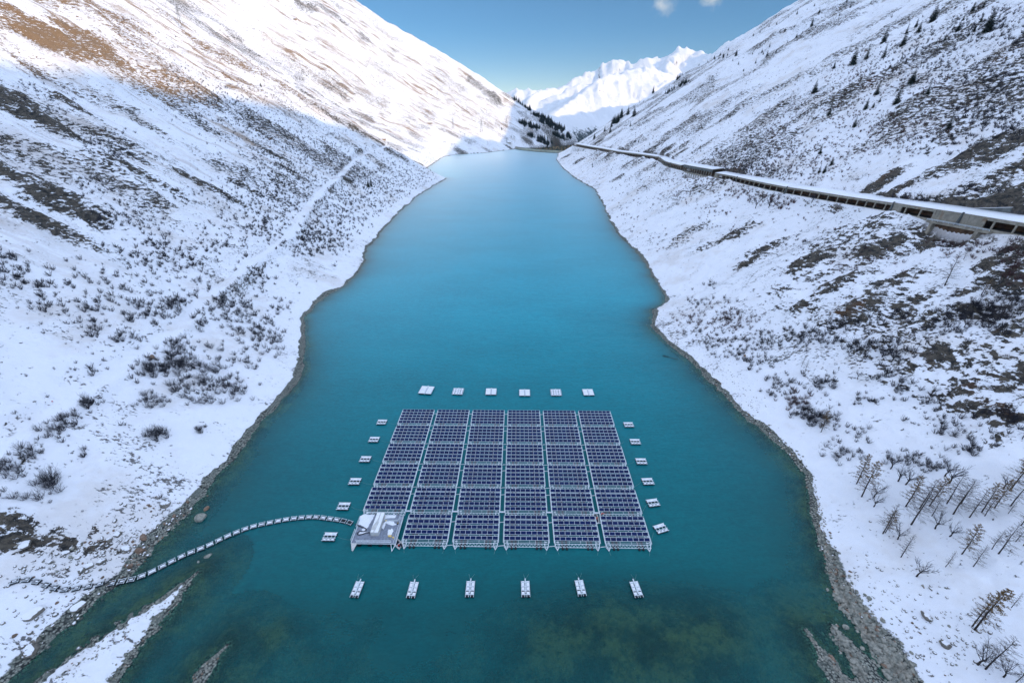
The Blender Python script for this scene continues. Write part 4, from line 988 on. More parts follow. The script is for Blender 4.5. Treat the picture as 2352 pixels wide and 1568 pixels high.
m.build('guard_rail', M_alu, va)
for u in (2158, 2262):
    p, d, nn = at_s(s_of(u)); p = p-og; m = MB(); w_ = d*.9
    V = [p-nn*3.6+Vector((0, 0, -9)), p+nn*5+Vector((0, 0, -9)), p+nn*5+Vector((0, 0, -1)), p-nn*2.2+Vector((0, 0, -1))]
    m.add([tuple(v-w_) for v in V]+[tuple(v+w_) for v in V], [(0, 1, 2, 3), (7, 6, 5, 4), (0, 4, 5, 1), (1, 5, 6, 2), (2, 6, 7, 3), (3, 7, 4, 0)]); m.build('pier', M_conc, va)
p0 = Vector(CAST.hit(2204, 487)); p1 = Vector(CAST.hit(2321, 486)); rw = thing('retaining_wall', 'grey retaining wall on the snow above the nearest gallery', 'wall', p0)
m = MB(); q = p1-p0; m.bar((0, 0, .6), (q.x, q.y, q.z+.8), .4, 2.2); m.build('wall_slab', M_conc2, rw)
m = MB(); m.bar((0, 0, 1.8), (q.x, q.y, q.z+2.0), .5, .2); m.build('snow', M_snow, rw)
# ------------------------------------------------------------------ pylons and small buildings
def pylon(label, u, v, vt, drop=0.):
    h = CAST.hit(u, v)
    if not h: return
    d = math.hypot(h[0], h[1]); H = (v-vt)/FP*math.hypot(d, HC)*1.02; o = thing('power_pylon', label, 'pylon', h, rnd.uniform(-.3, .3), 'lattice power pylons on the left slope')
    t = max(.22, d*.00022); m = MB(); b_ = H*.11
    for sx_ in (-1, 1):
        for sy_ in (-1, 1): m.bar((sx_*b_, sy_*b_, -1), (sx_*b_*.18, sy_*b_*.18, H*.8), t); m.bar((sx_*b_*.18, sy_*b_*.18, H*.8), (0, 0, H), t*.8)
    for k in range(6):
        z0, z1 = H*.8*k/6, H*.8*(k+1)/6; w0 = b_*(1-.82*k/6); w1 = b_*(1-.82*(k+1)/6)
        for sy_ in (-1, 1): m.bar((-w0, sy_*w0, z0), (w1, sy_*w1, z1), t*.5); m.bar((w0, sy_*w0, z0), (-w1, sy_*w1, z1), t*.5)
    m.build('lattice_tower', M_conc2, o)
    for zz, w_ in ((.62, .2), (.74, .26), (.86, .18)):
        m = MB(); m.bar((-w_*H, 0, zz*H), (w_*H, 0, zz*H), t*.8); m.bar((-w_*H, 0, zz*H), (0, 0, zz*H+H*.05), t*.5); m.bar((w_*H, 0, zz*H), (0, 0, zz*H+H*.05), t*.5); m.build('cross_arm', M_conc2, o)
pylon('lattice pylon on the sunlit crest of the near left spur', 419, 66, 37)
pylon('lattice pylon on the sunny far left slope, leftmost of the far ones', 1041, 297, 275)
pylon('lattice pylon on the sunny far left slope above the shadow patch', 1106, 303.5, 279)
pylon('lattice pylon on the sunny slope just left of the shaded forest', 1163, 291, 272)
pylon('lattice pylon in the shade beside the dark forest', 1208, 276, 257)
pylon('small lattice pylon in the shade above the dam end', 1164, 329, 317)
def hut(label, u, v, L_, W_, H, rz, name='stone_hut', wall=None, roof='snow'):
    h = CAST.hit(u, v)
    if not h: return
    o = thing(name, label, 'building', (h[0], h[1], h[2]-.8), rz); m = MB(); m.box((0, 0, H/2), (L_, W_, H)); m.build('wall', wall or M_hutw, o)
    m = MB(); V = [(-L_/2-.4, -W_/2-.4, H-.1), (L_/2+.4, -W_/2-.4, H-.1), (L_/2+.4, 0, H+W_*.35), (-L_/2-.4, 0, H+W_*.35), (-L_/2-.4, W_/2+.4, H-.1), (L_/2+.4, W_/2+.4, H-.1)]
    m.add(V+[(x, y, z+.35) for x, y, z in V], [(0, 3, 2, 1), (3, 4, 5, 2), (6, 7, 8, 9), (9, 8, 11, 10), (0, 1, 7, 6), (4, 10, 11, 5), (0, 6, 9, 3), (3, 9, 10, 4), (1, 2, 8, 7), (2, 5, 11, 8)]); m.build('roof', M_snow if roof == 'snow' else M_wood, o)
    m = MB(); m.box((0, -W_/2-.03, 1.1), (1.1, .08, 2.2)); m.build('door', M_wood, o)
    for x in (-L_*.3, L_*.3): m = MB(); m.box((x, -W_/2-.03, H*.6), (.9, .08, .9)); m.build('window', M_black, o)
M_hutw = plain('rubble_wall', (.36, .27, .19), .9, 0, .3, .6, bump=.5)
hut('ruined brown alpine barracks on the sunny left slope above the bay', 985, 284, 26, 8, 4, .1)
hut('low pale house with a flat snowy roof beside the left end of the dam', 1169, 329, 17, 8, 4, -.1, wall=M_conc)
hut('brown stone blockhouse on the crest where the left track rounds the spur', 882, 322, 10, 7, 4.5, .3)
hut('tiny hut on the sunlit shoulder high on the left mountain', 677, 46, 13, 8, 4, -.3)
# small red marker flag by the track
h = CAST.hit(.577*212, 746.5+.577*316)
if h:
    fl = thing('marker_flag', 'small red flag on a pole in the snow above the left track', 'flag', h); m = MB(); m.bar((0, 0, 0), (0, 0, 1.6), .06); m.build('pole', M_grey, fl); m = MB(); m.box((.3, 0, 1.4), (.6, .04, .4)); m.build('cloth', M_red, fl)
# ------------------------------------------------------------------ vegetation models
def bark(name, c): return plain(name, c, .9, 0, .3, .7)
M_twig = bark('shrub_twigs', (.036, .036, .048)); M_twig2 = bark('reddish_twigs', (.085, .045, .045)); M_trunk = bark('larch_bark', (.030, .024, .022)); M_ltwig = bark('larch_twigs', (.075, .062, .056))
M_needle = plain('spruce_needles', (.012, .028, .016), .8, 0, .5, 1.2); M_gold = plain('golden_needles', (.16, .10, .035), .8, 0, .4, 1.5)
class TW:
    """collector of thin tapered twigs (triangular section) and leaf blades"""
    def __init__(s): s.v, s.f = [], []
    def twig(s, P, r0, r1=.004):
        n = len(P); b = len(s.v)
        for i, p in enumerate(P):
            d = (P[min(i+1, n-1)]-P[max(i-1, 0)]).normalized(); up = Vector((0, 0, 1)) if abs(d.z) < .9 else Vector((0, 1, 0)); a = d.cross(up).normalized(); c = a.cross(d); r = r0+(r1-r0)*i/(n-1)
            for k in range(3): t = 2.094*k; s.v.append(p+a*math.cos(t)*r+c*math.sin(t)*r)
        for i in range(n-1):
            for k in range(3): s.f.append((b+i*3+k, b+i*3+(k+1) % 3, b+i*3+3+(k+1) % 3, b+i*3+3+k))
    def blade(s, p, d, l, w, droop=.2):
        d = d.normalized(); a = d.cross(Vector((0, 0, 1))).normalized()*w; b = len(s.v)
        s.v += [p, p+d*l*.5+a+Vector((0, 0, -droop*l*.3)), p+d*l+Vector((0, 0, -droop*l)), p+d*l*.5-a+Vector((0, 0, -droop*l*.3))]; s.f.append((b, b+1, b+2, b+3))
    def mesh(s, name, mat):
        me = bpy.data.meshes.new(name); me.from_pydata([tuple(p) for p in s.v], [], s.f); me.materials.append(mat); me.update(); return me
def rv(r, z=0.): return Vector((r.uniform(-1, 1), r.uniform(-1, 1), r.uniform(-1, 1)+z))
def make_shrub(seed, H=2.2, W=1.0, n=26, sub=3, thick=.028, lean=0.):
    r = random.Random(seed); t = TW()
    for k in range(n):
        a = r.uniform(0, 6.28); sp = r.uniform(.15, 1)*W; l = H*r.uniform(.6, 1.05)*(1-.25*sp/W)
        b0 = Vector((math.cos(a)*.12, math.sin(a)*.12, -.15)); d = Vector((math.cos(a)*sp+lean, math.sin(a)*sp, 1.0)).normalized()
        P = [b0, b0+d*l*.4+rv(r)*.07*H, b0+d*l*.72+rv(r)*.10*H+Vector((0, 0, .04*H)), b0+d*l+rv(r)*.12*H+Vector((0, 0, .1*H))]
        t.twig(P, thick*r.uniform(.7, 1.2), thick*.35)
        for q in range(sub):
            f = r.uniform(.35, .95); i = 1 if f < .6 else 2; p = P[i]+(P[i+1]-P[i])*r.random(); dd = (d+rv(r, .3)*.75).normalized(); ll = l*r.uniform(.18, .4)
            t.twig([p, p+dd*ll*.5+rv(r)*.05, p+dd*ll+rv(r, .5)*.08*H], thick*.5, thick*.22)
    return t
SHM = [make_shrub(s_, 2.3, w_, n_).mesh('branches', M_twig) for s_, w_, n_ in ((1, 1.2, 26), (2, .9, 20), (3, 1.4, 30), (4, .7, 16), (5, 1.1, 22))]
SHM2 = [make_shrub(s_, 2.0, w_, n_, 4, .03).mesh('branches', M_twig2) for s_, w_, n_ in ((11, 1.1, 34), (12, .9, 30), (13, 1.2, 36))]
def make_larch(seed, H=14., gold=False):
    r = random.Random(seed); wf = r.uniform(.75, 1.3); t = TW(); tr = MB(); lx, ly = r.uniform(-.35, .35), r.uniform(-.3, .3)
    ax = lambda f: Vector((lx*f*f+.12*math.sin(f*5+seed), ly*f*f, H*f))
    tr.tube([ax(0)-Vector((0, 0, .6)), ax(.0)+Vector((0, 0, .3)), ax(.2), ax(.4), ax(.6), ax(.8), ax(1.)], [.30*H/14, .19*H/14, .16*H/14, .125*H/14, .09*H/14, .055*H/14, .012], 7)
    g_ = TW(); n = 62
    for k in range(n):
        f = .22+.76*(k+r.random())/n; p = ax(f); a = k*2.4+r.uniform(-.5, .5); l = wf*H*(.225*(1-f)**.75+.03)*r.uniform(.45, 1.2)
        d = Vector((math.cos(a), math.sin(a), -.12+.45*f)).normalized(); P = [p, p+d*l*.5+Vector((0, 0, -.05*l)), p+d*l+Vector((0, 0, .10*l))]
        t.twig(P, .04*(1-f)+.018, .010)
        for q in range(15):
            ff = r.uniform(.2, 1.); pp = p+(P[2]-p)*ff; s2 = r.choice((-1, 1)); dd = (d+Vector((-d.y, d.x, 0))*s2*r.uniform(.5, 1.1)+rv(r)*.2).normalized(); ll = l*r.uniform(.15, .38)
            t.twig([pp, pp+dd*ll*.5, pp+dd*ll+Vector((0, 0, -.12*ll))], .016, .009)
            if gold and r.random() < (.8 if f > .5 else .35):
                for z_ in range(3): g_.blade(pp+dd*ll*r.random(), (dd+rv(r)*.8), .28, .07)
    return tr.mesh('trunk', M_trunk, True), t.mesh('branches', M_ltwig), (g_.mesh('needles', M_gold) if gold else None)
LAR = [make_larch(20+k, 14., k in (1, 4, 7)) for k in range(9)]
def make_decid(seed, H=6.):
    r = random.Random(seed); t = TW(); tr = MB()
    P = [Vector((0, 0, -.4)), Vector((r.uniform(-.2, .2), r.uniform(-.2, .2), H*.18)), Vector((r.uniform(-.4, .4), r.uniform(-.3, .3), H*.4))]
    tr.tube(P, [.2, .15, .1], 6)
    for k in range(13):
        p = P[1].lerp(P[2], r.random()); a = r.uniform(0, 6.28); d = Vector((math.cos(a)*.8, math.sin(a)*.8, 1.1)).normalized(); l = H*r.uniform(.35, .62)
        Q = [p, p+d*l*.5+rv(r)*.2, p+d*l+rv(r, .4)*.3]; t.twig(Q, .065, .02)
        for q in range(10):
            pp = Q[1].lerp(Q[2], r.random()); dd = (d+rv(r, .2)*.9).normalized(); ll = l*r.uniform(.2, .42); t.twig([pp, pp+dd*ll*.5+rv(r)*.08, pp+dd*ll+rv(r)*.12], .024, .010)
    return tr.mesh('trunk', M_trunk, True), t.mesh('branches', M_twig), None
DEC = [make_decid(40+k) for k in range(3)]
def make_spruce(seed, H=10., wd=.20, dens=1.):
    r = random.Random(seed); t = TW(); tr = MB(); tr.tube([(0, 0, -.8), (0, 0, H*.5), (0, 0, H)], [.16*H/10, .10*H/10, .02], 6)
    n = int(22*dens)
    for k in range(n):
        f = .04+.94*k/n; z = H*f; l0 = H*wd*(1-f)**.8*r.uniform(.8, 1.1)+.12
        nb = max(5, int(15*(1-f)*dens)+4)
        for q in range(nb):
            a = 6.283*q/nb+r.uniform(-.3, .3)+k; l = l0*r.uniform(.6, 1.2); d = Vector((math.cos(a), math.sin(a), -.18+.3*f)); p = Vector((0, 0, z+r.uniform(-.2, .2)))
            s2 = Vector((-math.sin(a), math.cos(a), 0))
            t.blade(p, d, l, l*.16+.06, .22)
            for e in (-1, 1):
                for ff in (.35, .65): t.blade(p+d*l*ff, d*.8+s2*e*.8, l*.42, l*.07+.05, .35)
    return tr.mesh('trunk', M_trunk), t.mesh('crown', M_needle)
SPR = [make_spruce(60, 10, .20), make_spruce(61, 10, .24), make_spruce(62, 10, .17, .9), make_spruce(63, 10, .28)]
def ordw(n):
    t = ['', 'first', 'second', 'third', 'fourth', 'fifth', 'sixth', 'seventh', 'eighth', 'ninth', 'tenth', 'eleventh', 'twelfth', 'thirteenth', 'fourteenth', 'fifteenth', 'sixteenth', 'seventeenth', 'eighteenth', 'nineteenth']
    if n >= 100: return 'hundred and '+ordw(n-100) if n > 100 else 'hundredth'
    if n < 20: return t[n]
    T = ['', '', 'twent', 'thirt', 'fort', 'fift', 'sixt', 'sevent', 'eight', 'ninet'][n//10]
    return T+'ieth' if n % 10 == 0 else T+'y-'+t[n % 10]
def tree(name, parts, names, label, cat, loc, sc, group, rz=None):
    o = thing(name, label, cat, loc, rnd.uniform(0, 6.28) if rz is None else rz, group, None, sc)
    for me, nm in zip(parts, names):
        if me: put(nm, me, o)
    return o
# ---- larches and small broadleaved trees at the lower right: base, top (pixels of an enlargement), kind
TR = [(680,295,108,'g'),(712,375,150,'g'),(790,440,355,'d'),(793,380,290,'d'),(898,198,90,'d'),(948,278,170,'d'),(993,300,190,'d'),(997,440,245,'g'),(1083,455,265,'l'),(1035,555,300,'l'),(1150,435,250,'g'),(1160,500,380,'l'),(1255,420,225,'l'),(1345,425,260,'l'),(1300,488,270,'l'),(1405,508,330,'l'),(1480,475,290,'g'),(1560,450,270,'g'),(1670,435,240,'l'),(1672,325,110,'g'),(1650,485,400,'l'),(1735,560,420,'l'),(1185,582,480,'d'),(1275,630,540,'d'),(848,612,420,'l'),(865,608,470,'g'),(945,650,560,'d'),(965,762,615,'l'),(1065,885,780,'d'),(1355,745,560,'g'),(1425,822,690,'l'),(1250,825,720,'l'),(1545,712,590,'l'),(1585,740,540,'l'),(1700,665,560,'l'),(1745,690,560,'l'),(1435,1222,960,'g'),(1420,1205,1010,'l'),(1670,1085,990,'l'),(1455,1450,1330,'d'),(1508,1480,1270,'l'),(1245,245,140,'d'),(1270,290,160,'d'),(1700,1560,1450,'l'),(1620,1530,1440,'d'),(1730,230,90,'l'),(1500,500,360,'l'),(1620,330,230,'d')]
TR2 = [(1722.7+.35923*a, 1004.9+.35923*b, 1004.9+.35923*c, k) for a, b, c, k in TR]
TR2 += [(1435.6+.38967*a+0, 631.6+.38967*b, 631.6+.38967*c, k) for a, b, c, k in [(1155,925,800,'g'),(1040,540,465,'l'),(1065,555,490,'l'),(1570,515,430,'d'),(1515,485,420,'d'),(1370,610,560,'d'),(2105,130,20,'g'),(2210,265,100,'l'),(2000,310,240,'d'),(850,290,262,'g'),(1770,410,345,'d'),(2340,965,830,'l'),(2330,240,120,'l'),(1180,360,335,'d')]]
TR2 += [(1665.2+.29302*a, 229.7+.29302*b, 229.7+.29302*c, k) for a, b, c, k in [(1720,1455,1180,'l'),(1870,1250,1130,'l'),(240,850,740,'d'),(340,845,760,'d'),(505,600,540,'d'),(680,805,720,'d'),(1680,120,0,'l'),(1965,170,60,'l'),(2010,200,110,'d'),(495,95,0,'l'),(2010,1530,1340,'l'),(2190,1170,1060,'l')]]
TR2.sort(key=lambda q: q[0])
cnt = {'l': 0, 'g': 0, 'd': 0}
for (u, v, vt, k) in TR2:
    h = CAST.hit(u, v)
    if not h: continue
    lo, hi = .5, 40.
    for _ in range(24):
        mid = (lo+hi)/2
        if proj(h[0], h[1], h[2]+mid)[1] > vt: lo = mid
        else: hi = mid
    H = min(lo, 19.); cnt[k] += 1
    if k == 'd': tree('leafless_birch', DEC[cnt[k] % 3][:2], ('trunk', 'branches'), 'small leafless broadleaved tree on the right slope, %s from the left' % ordw(cnt[k]), 'tree', (h[0], h[1], h[2]-.1), max(.6, H/6), 'bare broadleaved trees on the right slope')
    else:
        P_ = LAR[[1, 4, 7][cnt[k] % 3]] if k == 'g' else LAR[[0, 2, 3, 5, 6, 8][cnt[k] % 6]]
        tree('larch_tree', P_, ('trunk', 'branches', 'needles'), ('larch with a few golden needles on the right slope, %s from the left' if k == 'g' else 'tall bare larch on the right slope, %s from the left') % ordw(cnt[k]), 'tree', (h[0], h[1], h[2]-.1), H/14, 'larches on the right slope')
# ---- spruces
SPL = [(1630,175,110),(1520,255,70),(1500,215,60),(1425,265,65),(1395,365,95),(1245,340,90),(1245,455,100),(1110,465,95),(1005,505,105),(855,540,55),(2060,250,150),(2030,60,55),(1945,90,60),(2010,175,50),(1830,245,65),(1870,165,45),(1960,245,50),(1915,280,40),(1725,325,40),(1660,350,35),(1465,655,100),(1590,740,105),(1190,745,95),(1345,820,135),(1105,860,75),(1165,845,40),(1215,805,40),(815,910,105),(1015,1000,80),(745,1210,70),(1755,1015,130),(835,1300,55),(740,1360,65),(780,1360,65),(700,735,95),(680,210,60),(560,300,30),(400,420,25),(330,445,40),(85,440,45),(240,500,30),(105,510,25),(985,62,35),(955,20,30),(740,105,30),(702,50,20),(565,115,25),(500,140,20),(405,195,20),(345,215,20),(275,260,25),(222,285,20),(545,215,20),(900,125,20),(490,340,20),(470,250,25),(430,255,20),(610,258,15),(710,220,18),(645,80,12),(870,58,15),(932,44,15),(1310,140,25),(1390,460,25),(600,830,25),(165,665,20),(350,370,30),(290,415,25),(145,560,20),(60,480,20),(25,400,25),(300,430,20),(1885,870,40),(215,430,22),(265,430,20)]
spots = [(.29199*a+1665.2, .29199*b, .29199*c*1.05) for a, b, c in SPL]
spots = [(u, v, h_) for u, v, h_ in spots]
z1 = lambda a, b, c: (976.2+.3174*a, 57.4+.3174*b, .3174*c)
rs = random.Random(5)
def cluster(x0, y0, x1, y1, w_, n, hmin, hmax, f=z1):
    for k in range(n):
        t = rs.random(); spots.append(f(x0+(x1-x0)*t+rs.gauss(0, w_), y0+(y1-y0)*t+rs.gauss(0, w_*.6), rs.uniform(hmin, hmax)))
cluster(1630,490,1700,440,9,12,35,65); cluster(1735,425,1800,375,9,10,30,60); cluster(1820,400,1870,350,8,6,25,45); cluster(1725,510,1790,470,7,7,20,35); cluster(1840,445,1940,400,7,9,20,40)
cluster(1340,735,1460,650,10,16,45,85); cluster(1250,740,1300,700,8,6,35,50); cluster(1125,800,1180,770,9,5,30,48); cluster(1500,560,1640,470,14,8,18,34); cluster(1900,330,2200,200,22,12,12,28); cluster(1480,600,1580,540,20,5,12,20)
for a in [(1225,825,40),(1300,770,40),(1340,780,45),(1512,660,65),(1205,785,25),(1485,735,40),(1520,850,25),(1545,850,22),(1210,1015,25),(1212,1030,20),(1625,870,22)]: spots.append(z1(*a))
z3 = lambda a, b, c: (1119.7+.1858*a, 189.5+.1858*b, .1858*c)
for x0, y0, x1, y1, w_, n in [(a, b, c, d, e*1.1, int(f*1.7)) for a, b, c, d, e, f in ((545,395,830,480,10,30),(690,470,930,600,22,62),(430,500,640,575,22,34),(500,650,575,690,9,10),(630,690,790,790,22,32),(810,620,990,740,16,26),(330,205,530,350,7,14),(860,480,900,500,8,6),(980,640,1030,700,10,12),(400,490,450,510,8,6))]:
    cluster(x0, y0, x1, y1, w_, n, 36, 62, z3)
spots += [(1152.5,298.5,7),(853,428,22),(846,430,17),(599.5,199.4,11)]
placed = []; far_sp = []
for (u, v, hp) in spots:
    h = CAST.hit(u, v)
    if not h: continue
    cz = h[1]*CP-(h[2]-HC)*SP; H = hp*cz/FP*1.08; H = min(H, 26)
    placed.append((u, v, hp, h, H))
placed.sort(key=lambda q: -q[2]); ind = placed[:300]; rest = placed[300:]
ind.sort(key=lambda q: q[0])
cn = {}
for k, (u, v, hp, h, H) in enumerate(ind):
    if u < 1000: reg = 'on the left bank'
    elif u < 1320 and h[1] > 1900: reg = 'in the shaded wood beyond the dam'
    elif v < 60+0: reg = 'near the top of the right slope'
    elif u < 1640: reg = 'on the far end of the right slope'
    else: reg = 'on the right slope above the galleries'
    cn[reg] = cn.get(reg, 0)+1
    lab = 'dark spruce %s, %s from the left' % (reg, ordw(cn[reg]))
    if reg == 'in the shaded wood beyond the dam': lab = 'small dark spruce standing in the shaded wood beyond the dam'
    tree('spruce_tree', SPR[k % 4], ('trunk', 'crown'), lab, 'tree', (h[0], h[1], h[2]-.2), (H/10, H/10, H/10), 'spruces '+reg)
print('spruces', len(placed), cn)
def bake(name, items, label, cat, mats, kind='stuff'):
    """items: (mesh, loc, rz, scale) merged into one object"""
    VV, FF, n, MI = [], [], 0, []
    cache = {}
    for me, loc, rz, sc in items:
        if me.name not in cache:
            a = np.zeros(len(me.vertices)*3); me.vertices.foreach_get('co', a); lt = np.zeros(len(me.polygons), int); me.polygons.foreach_get('loop_total', lt); li = np.zeros(len(me.loops), int); me.loops.foreach_get('vertex_index', li); cache[me.name] = (a.reshape(-1, 3), lt, li, mats.index(me.materials[0]))
        a, lt, li, mi = cache[me.name]; c, s_ = math.cos(rz), math.sin(rz)
        x = a[:, 0]*sc; y = a[:, 1]*sc; VV.append(np.stack([x*c-y*s_+loc[0], x*s_+y*c+loc[1], a[:, 2]*sc+loc[2]], 1)); FF.append((lt, li+n)); n += len(a); MI.append(np.full(len(lt), mi))
    me = bpy.data.meshes.new(name); V = np.concatenate(VV).astype(np.float32); me.vertices.add(len(V)); me.vertices.foreach_set('co', V.ravel())
    lt = np.concatenate([f[0] for f in FF]); li = np.concatenate([f[1] for f in FF]).astype(np.int32); me.loops.add(len(li)); me.loops.foreach_set('vertex_index', li)
    me.polygons.add(len(lt)); me.polygons.foreach_set('loop_start', np.concatenate([[0], np.cumsum(lt)[:-1]]).astype(np.int32)); me.polygons.foreach_set('material_index', np.concatenate(MI).astype(np.int32))
    for q in mats: me.materials.append(q)
    me.update(calc_edges=True); o = bpy.data.objects.new(name, me); col.objects.link(o); o['kind'] = kind; o['label'] = label; o['category'] = cat; return o
if rest: bake('spruce_wood', [(SPR[k % 4][1], q[3], k, q[4]/10) for k, q in enumerate(rest)], 'small distant spruces too many to tell apart', 'wood', [M_needle])
# ---- shrubs: clusters in the photograph (u, v, spread u, spread v, count, size m, kind)
SC = [(365,565,60,25,26,2.6,0),(430,600,50,30,30,2.8,0),(330,590,40,25,16,2.4,0),(480,690,50,30,30,2.6,0),(585,640,30,20,16,2.8,0),(600,625,8,8,4,3.0,0),(330,715,45,22,26,2.8,0),(205,715,45,20,20,2.6,0),(290,660,50,25,16,2.2,0),(215,640,40,25,10,2.2,0),(470,720,60,24,34,2.8,0),(540,700,26,20,18,2.8,0),(400,700,16,9,10,3.2,0),(648,702,12,9,6,2.6,0),(620,770,25,26,30,2.8,0),(560,745,30,24,20,2.6,0),(510,690,30,24,14,2.4,0),(400,815,40,22,36,3.2,0),(460,850,40,20,26,3.0,0),(520,890,36,16,26,2.8,0),(340,850,36,22,24,3.0,0),(430,905,40,16,20,2.6,0),(340,920,20,10,9,2.6,0),(560,820,30,18,14,2.2,0),(365,1000,14,8,8,3.4,0),(460,990,6,6,4,2.0,0),(200,925,20,13,12,2.4,0),(160,965,18,10,9,2.4,0),(118,990,20,12,10,2.8,0),(45,1040,40,18,12,2.6,0),(20,1075,24,14,6,2.6,0),(112,1112,16,12,6,4.2,0),(25,1140,30,10,4,2.2,0),(150,1040,120,60,12,1.3,0),(250,760,160,100,40,1.3,0),(500,640,160,90,60,1.4,0),(215,765,16,8,6,2.6,0),(282,778,16,8,7,2.6,0),(30,620,30,14,18,2.4,0),(70,650,30,14,14,2.2,0),(100,690,24,14,10,2.2,0),(20,590,20,12,8,2.2,0),(250,860,24,12,8,2.2,0),(195,1044,6,4,2,1.8,0),
 (720,535,34,26,60,2.8,0),(745,555,34,20,46,2.8,0),(700,560,20,20,18,2.6,0),(760,470,40,30,60,2.6,0),(820,440,50,30,90,2.6,0),(860,400,50,30,90,2.6,0),(930,400,40,24,70,2.6,0),(800,500,40,24,46,2.4,0),(900,450,36,20,50,2.4,0),(960,410,30,18,46,2.4,0),(985,390,16,16,24,2.2,0),(850,470,30,16,26,2.4,0),
 (640,470,50,30,70,2.4,0),(600,420,60,40,70,2.3,0),(690,400,50,40,80,2.3,0),(740,370,50,30,80,2.2,0),(560,500,40,24,36,2.4,0),(660,340,60,40,90,2.2,0),(620,290,60,34,80,2.2,0),(540,260,50,30,60,2.2,0),(760,330,40,24,50,2.2,0),(480,220,44,26,44,2.2,0),(420,180,34,20,30,2.0,0),(700,300,50,26,60,2.0,0),(610,240,40,20,36,2.0,1),(840,350,34,14,30,2.2,0),(640,550,24,16,20,2.4,0),(600,520,30,14,22,2.4,0),(230,330,40,24,26,2.2,0),(300,470,34,14,16,2.2,0),(250,500,30,12,16,2.4,0),(330,510,30,12,14,2.2,0),(210,430,26,16,14,2.2,0),(90,200,40,20,14,2.0,0),(120,250,34,20,14,2.0,0),(270,360,24,12,8,2.2,0),(430,250,30,20,18,2.0,0),(880,370,20,10,14,2.2,0),(500,560,40,14,22,2.2,0),(440,450,36,14,16,2.0,0),(320,80,40,26,18,2.0,1),(280,50,20,16,14,2.2,1),(380,140,30,18,18,2.0,1),(380,100,20,14,10,2.0,1),
 # right bank
 (1620,730,60,20,40,2.0,1),(1690,740,40,14,24,2.0,1),(1640,780,30,20,20,1.9,0),(1720,790,40,14,34,1.9,0),(1730,820,34,14,28,1.9,0),(1830,770,44,12,26,1.8,0),(1870,780,40,14,24,2.0,0),(1960,740,40,12,22,2.0,0),(1980,800,30,14,18,2.2,0),(2050,810,26,12,12,2.2,0),(1790,880,26,12,14,2.0,0),(1890,880,20,12,14,2.4,0),(1830,920,26,12,18,2.2,1),(1850,950,20,10,16,2.2,0),(1880,965,22,12,20,2.2,0),(1780,900,20,8,8,1.8,0),(1950,1000,30,16,10,1.8,0),(2020,860,22,12,9,2.0,0),(2080,885,16,10,8,2.0,0),(1980,920,30,10,10,1.6,0),(2120,920,30,10,10,1.8,0),(2150,960,40,10,10,1.8,0),(2200,990,40,12,12,2.0,0),(2300,960,30,16,12,2.0,0),(2080,1050,40,12,14,1.9,0),(2130,1070,30,10,10,1.9,0),(1935,1050,20,10,10,2.2,0),(2230,1030,30,10,12,2.0,0),
 (1610,690,30,10,10,2.2,0),(1630,655,10,6,4,2.4,0),(2250,730,50,24,40,2.2,0),(2180,740,40,20,24,2.0,0),(2320,700,30,20,20,2.2,0),(1980,600,60,14,20,1.8,1),(2050,720,40,10,12,1.8,0),(2330,620,20,30,16,2.4,1),(2260,570,50,16,30,2.0,1),(2190,560,30,10,16,1.8,1),(1900,500,60,14,12,1.8,1),(1640,480,30,14,16,2.4,1),(1560,450,40,20,24,2.2,1),(1680,520,40,14,14,1.8,1),(1820,560,40,12,12,1.8,0),(1450,470,30,30,26,2.2,1),(1430,510,20,24,14,2.2,1),(1500,400,30,20,26,2.2,1),(1440,400,30,20,22,2.2,1),(1370,380,24,20,30,2.4,1),(1340,360,20,14,20,2.4,1),(1500,540,24,20,12,2.0,1),(1740,450,40,10,30,2.6,1),(1780,465,20,8,16,3.4,1),(1690,440,24,8,20,2.2,1),(1560,410,30,10,20,2.2,1),
 (1640,395,60,20,70,2.2,1),(1700,375,50,24,80,2.2,0),(1750,400,50,16,60,2.2,0),(1800,350,60,30,90,2.0,1),(1850,390,60,20,60,2.0,1),(1900,340,60,24,60,2.0,1),(1780,300,50,24,50,2.0,1),(1820,250,50,24,60,2.0,1),(1940,250,50,24,50,2.0,1),(2000,190,60,24,60,2.0,1),(1960,170,50,16,50,2.0,1),(2050,140,60,20,50,2.2,0),(2120,110,60,20,50,2.2,0),(2200,70,50,20,50,2.4,0),(2300,50,50,24,60,2.4,0),(2330,110,30,24,30,2.4,0),(2120,200,50,24,50,2.0,1),(2200,160,50,24,50,2.2,0),(2290,190,50,24,50,2.2,0),(2250,260,60,24,50,2.2,0),(2100,290,60,24,50,2.0,1),(2000,290,50,20,40,2.0,1),(2180,320,50,20,36,2.2,0),(2320,290,30,20,30,2.2,0),(2050,340,50,14,26,2.0,1),(1720,330,30,16,26,2.0,1),(2070,460,30,8,22,2.6,0),(2110,470,14,6,10,2.6,0),(2230,440,30,8,12,2.0,0),(1650,340,50,20,26,1.8,1),(1580,330,40,20,24,2.0,1),(1500,330,40,14,22,2.0,1),(1420,340,30,14,26,2.2,1),(1560,280,50,24,36,2.0,1),(1650,270,50,20,26,1.8,1),(1480,300,20,16,14,2.6,1),(1730,230,40,20,16,1.8,1),(1760,390,20,8,12,2.4,1),
 (1800,150,50,14,14,1.6,1),(1740,170,30,10,10,1.8,1),(1560,185,20,8,6,2.0,1),(2250,20,60,10,20,2.2,1),(1890,60,50,20,8,1.6,1),
 # the sunlit crest and far slopes
 (560,170,60,30,40,1.9,1),(700,250,50,20,30,1.9,1),(800,300,40,16,26,1.8,1),(470,150,50,30,30,1.8,1),(640,200,30,14,16,1.8,1),(1225,300,40,30,30,3.,1)]
allsh = []; rs = random.Random(9)
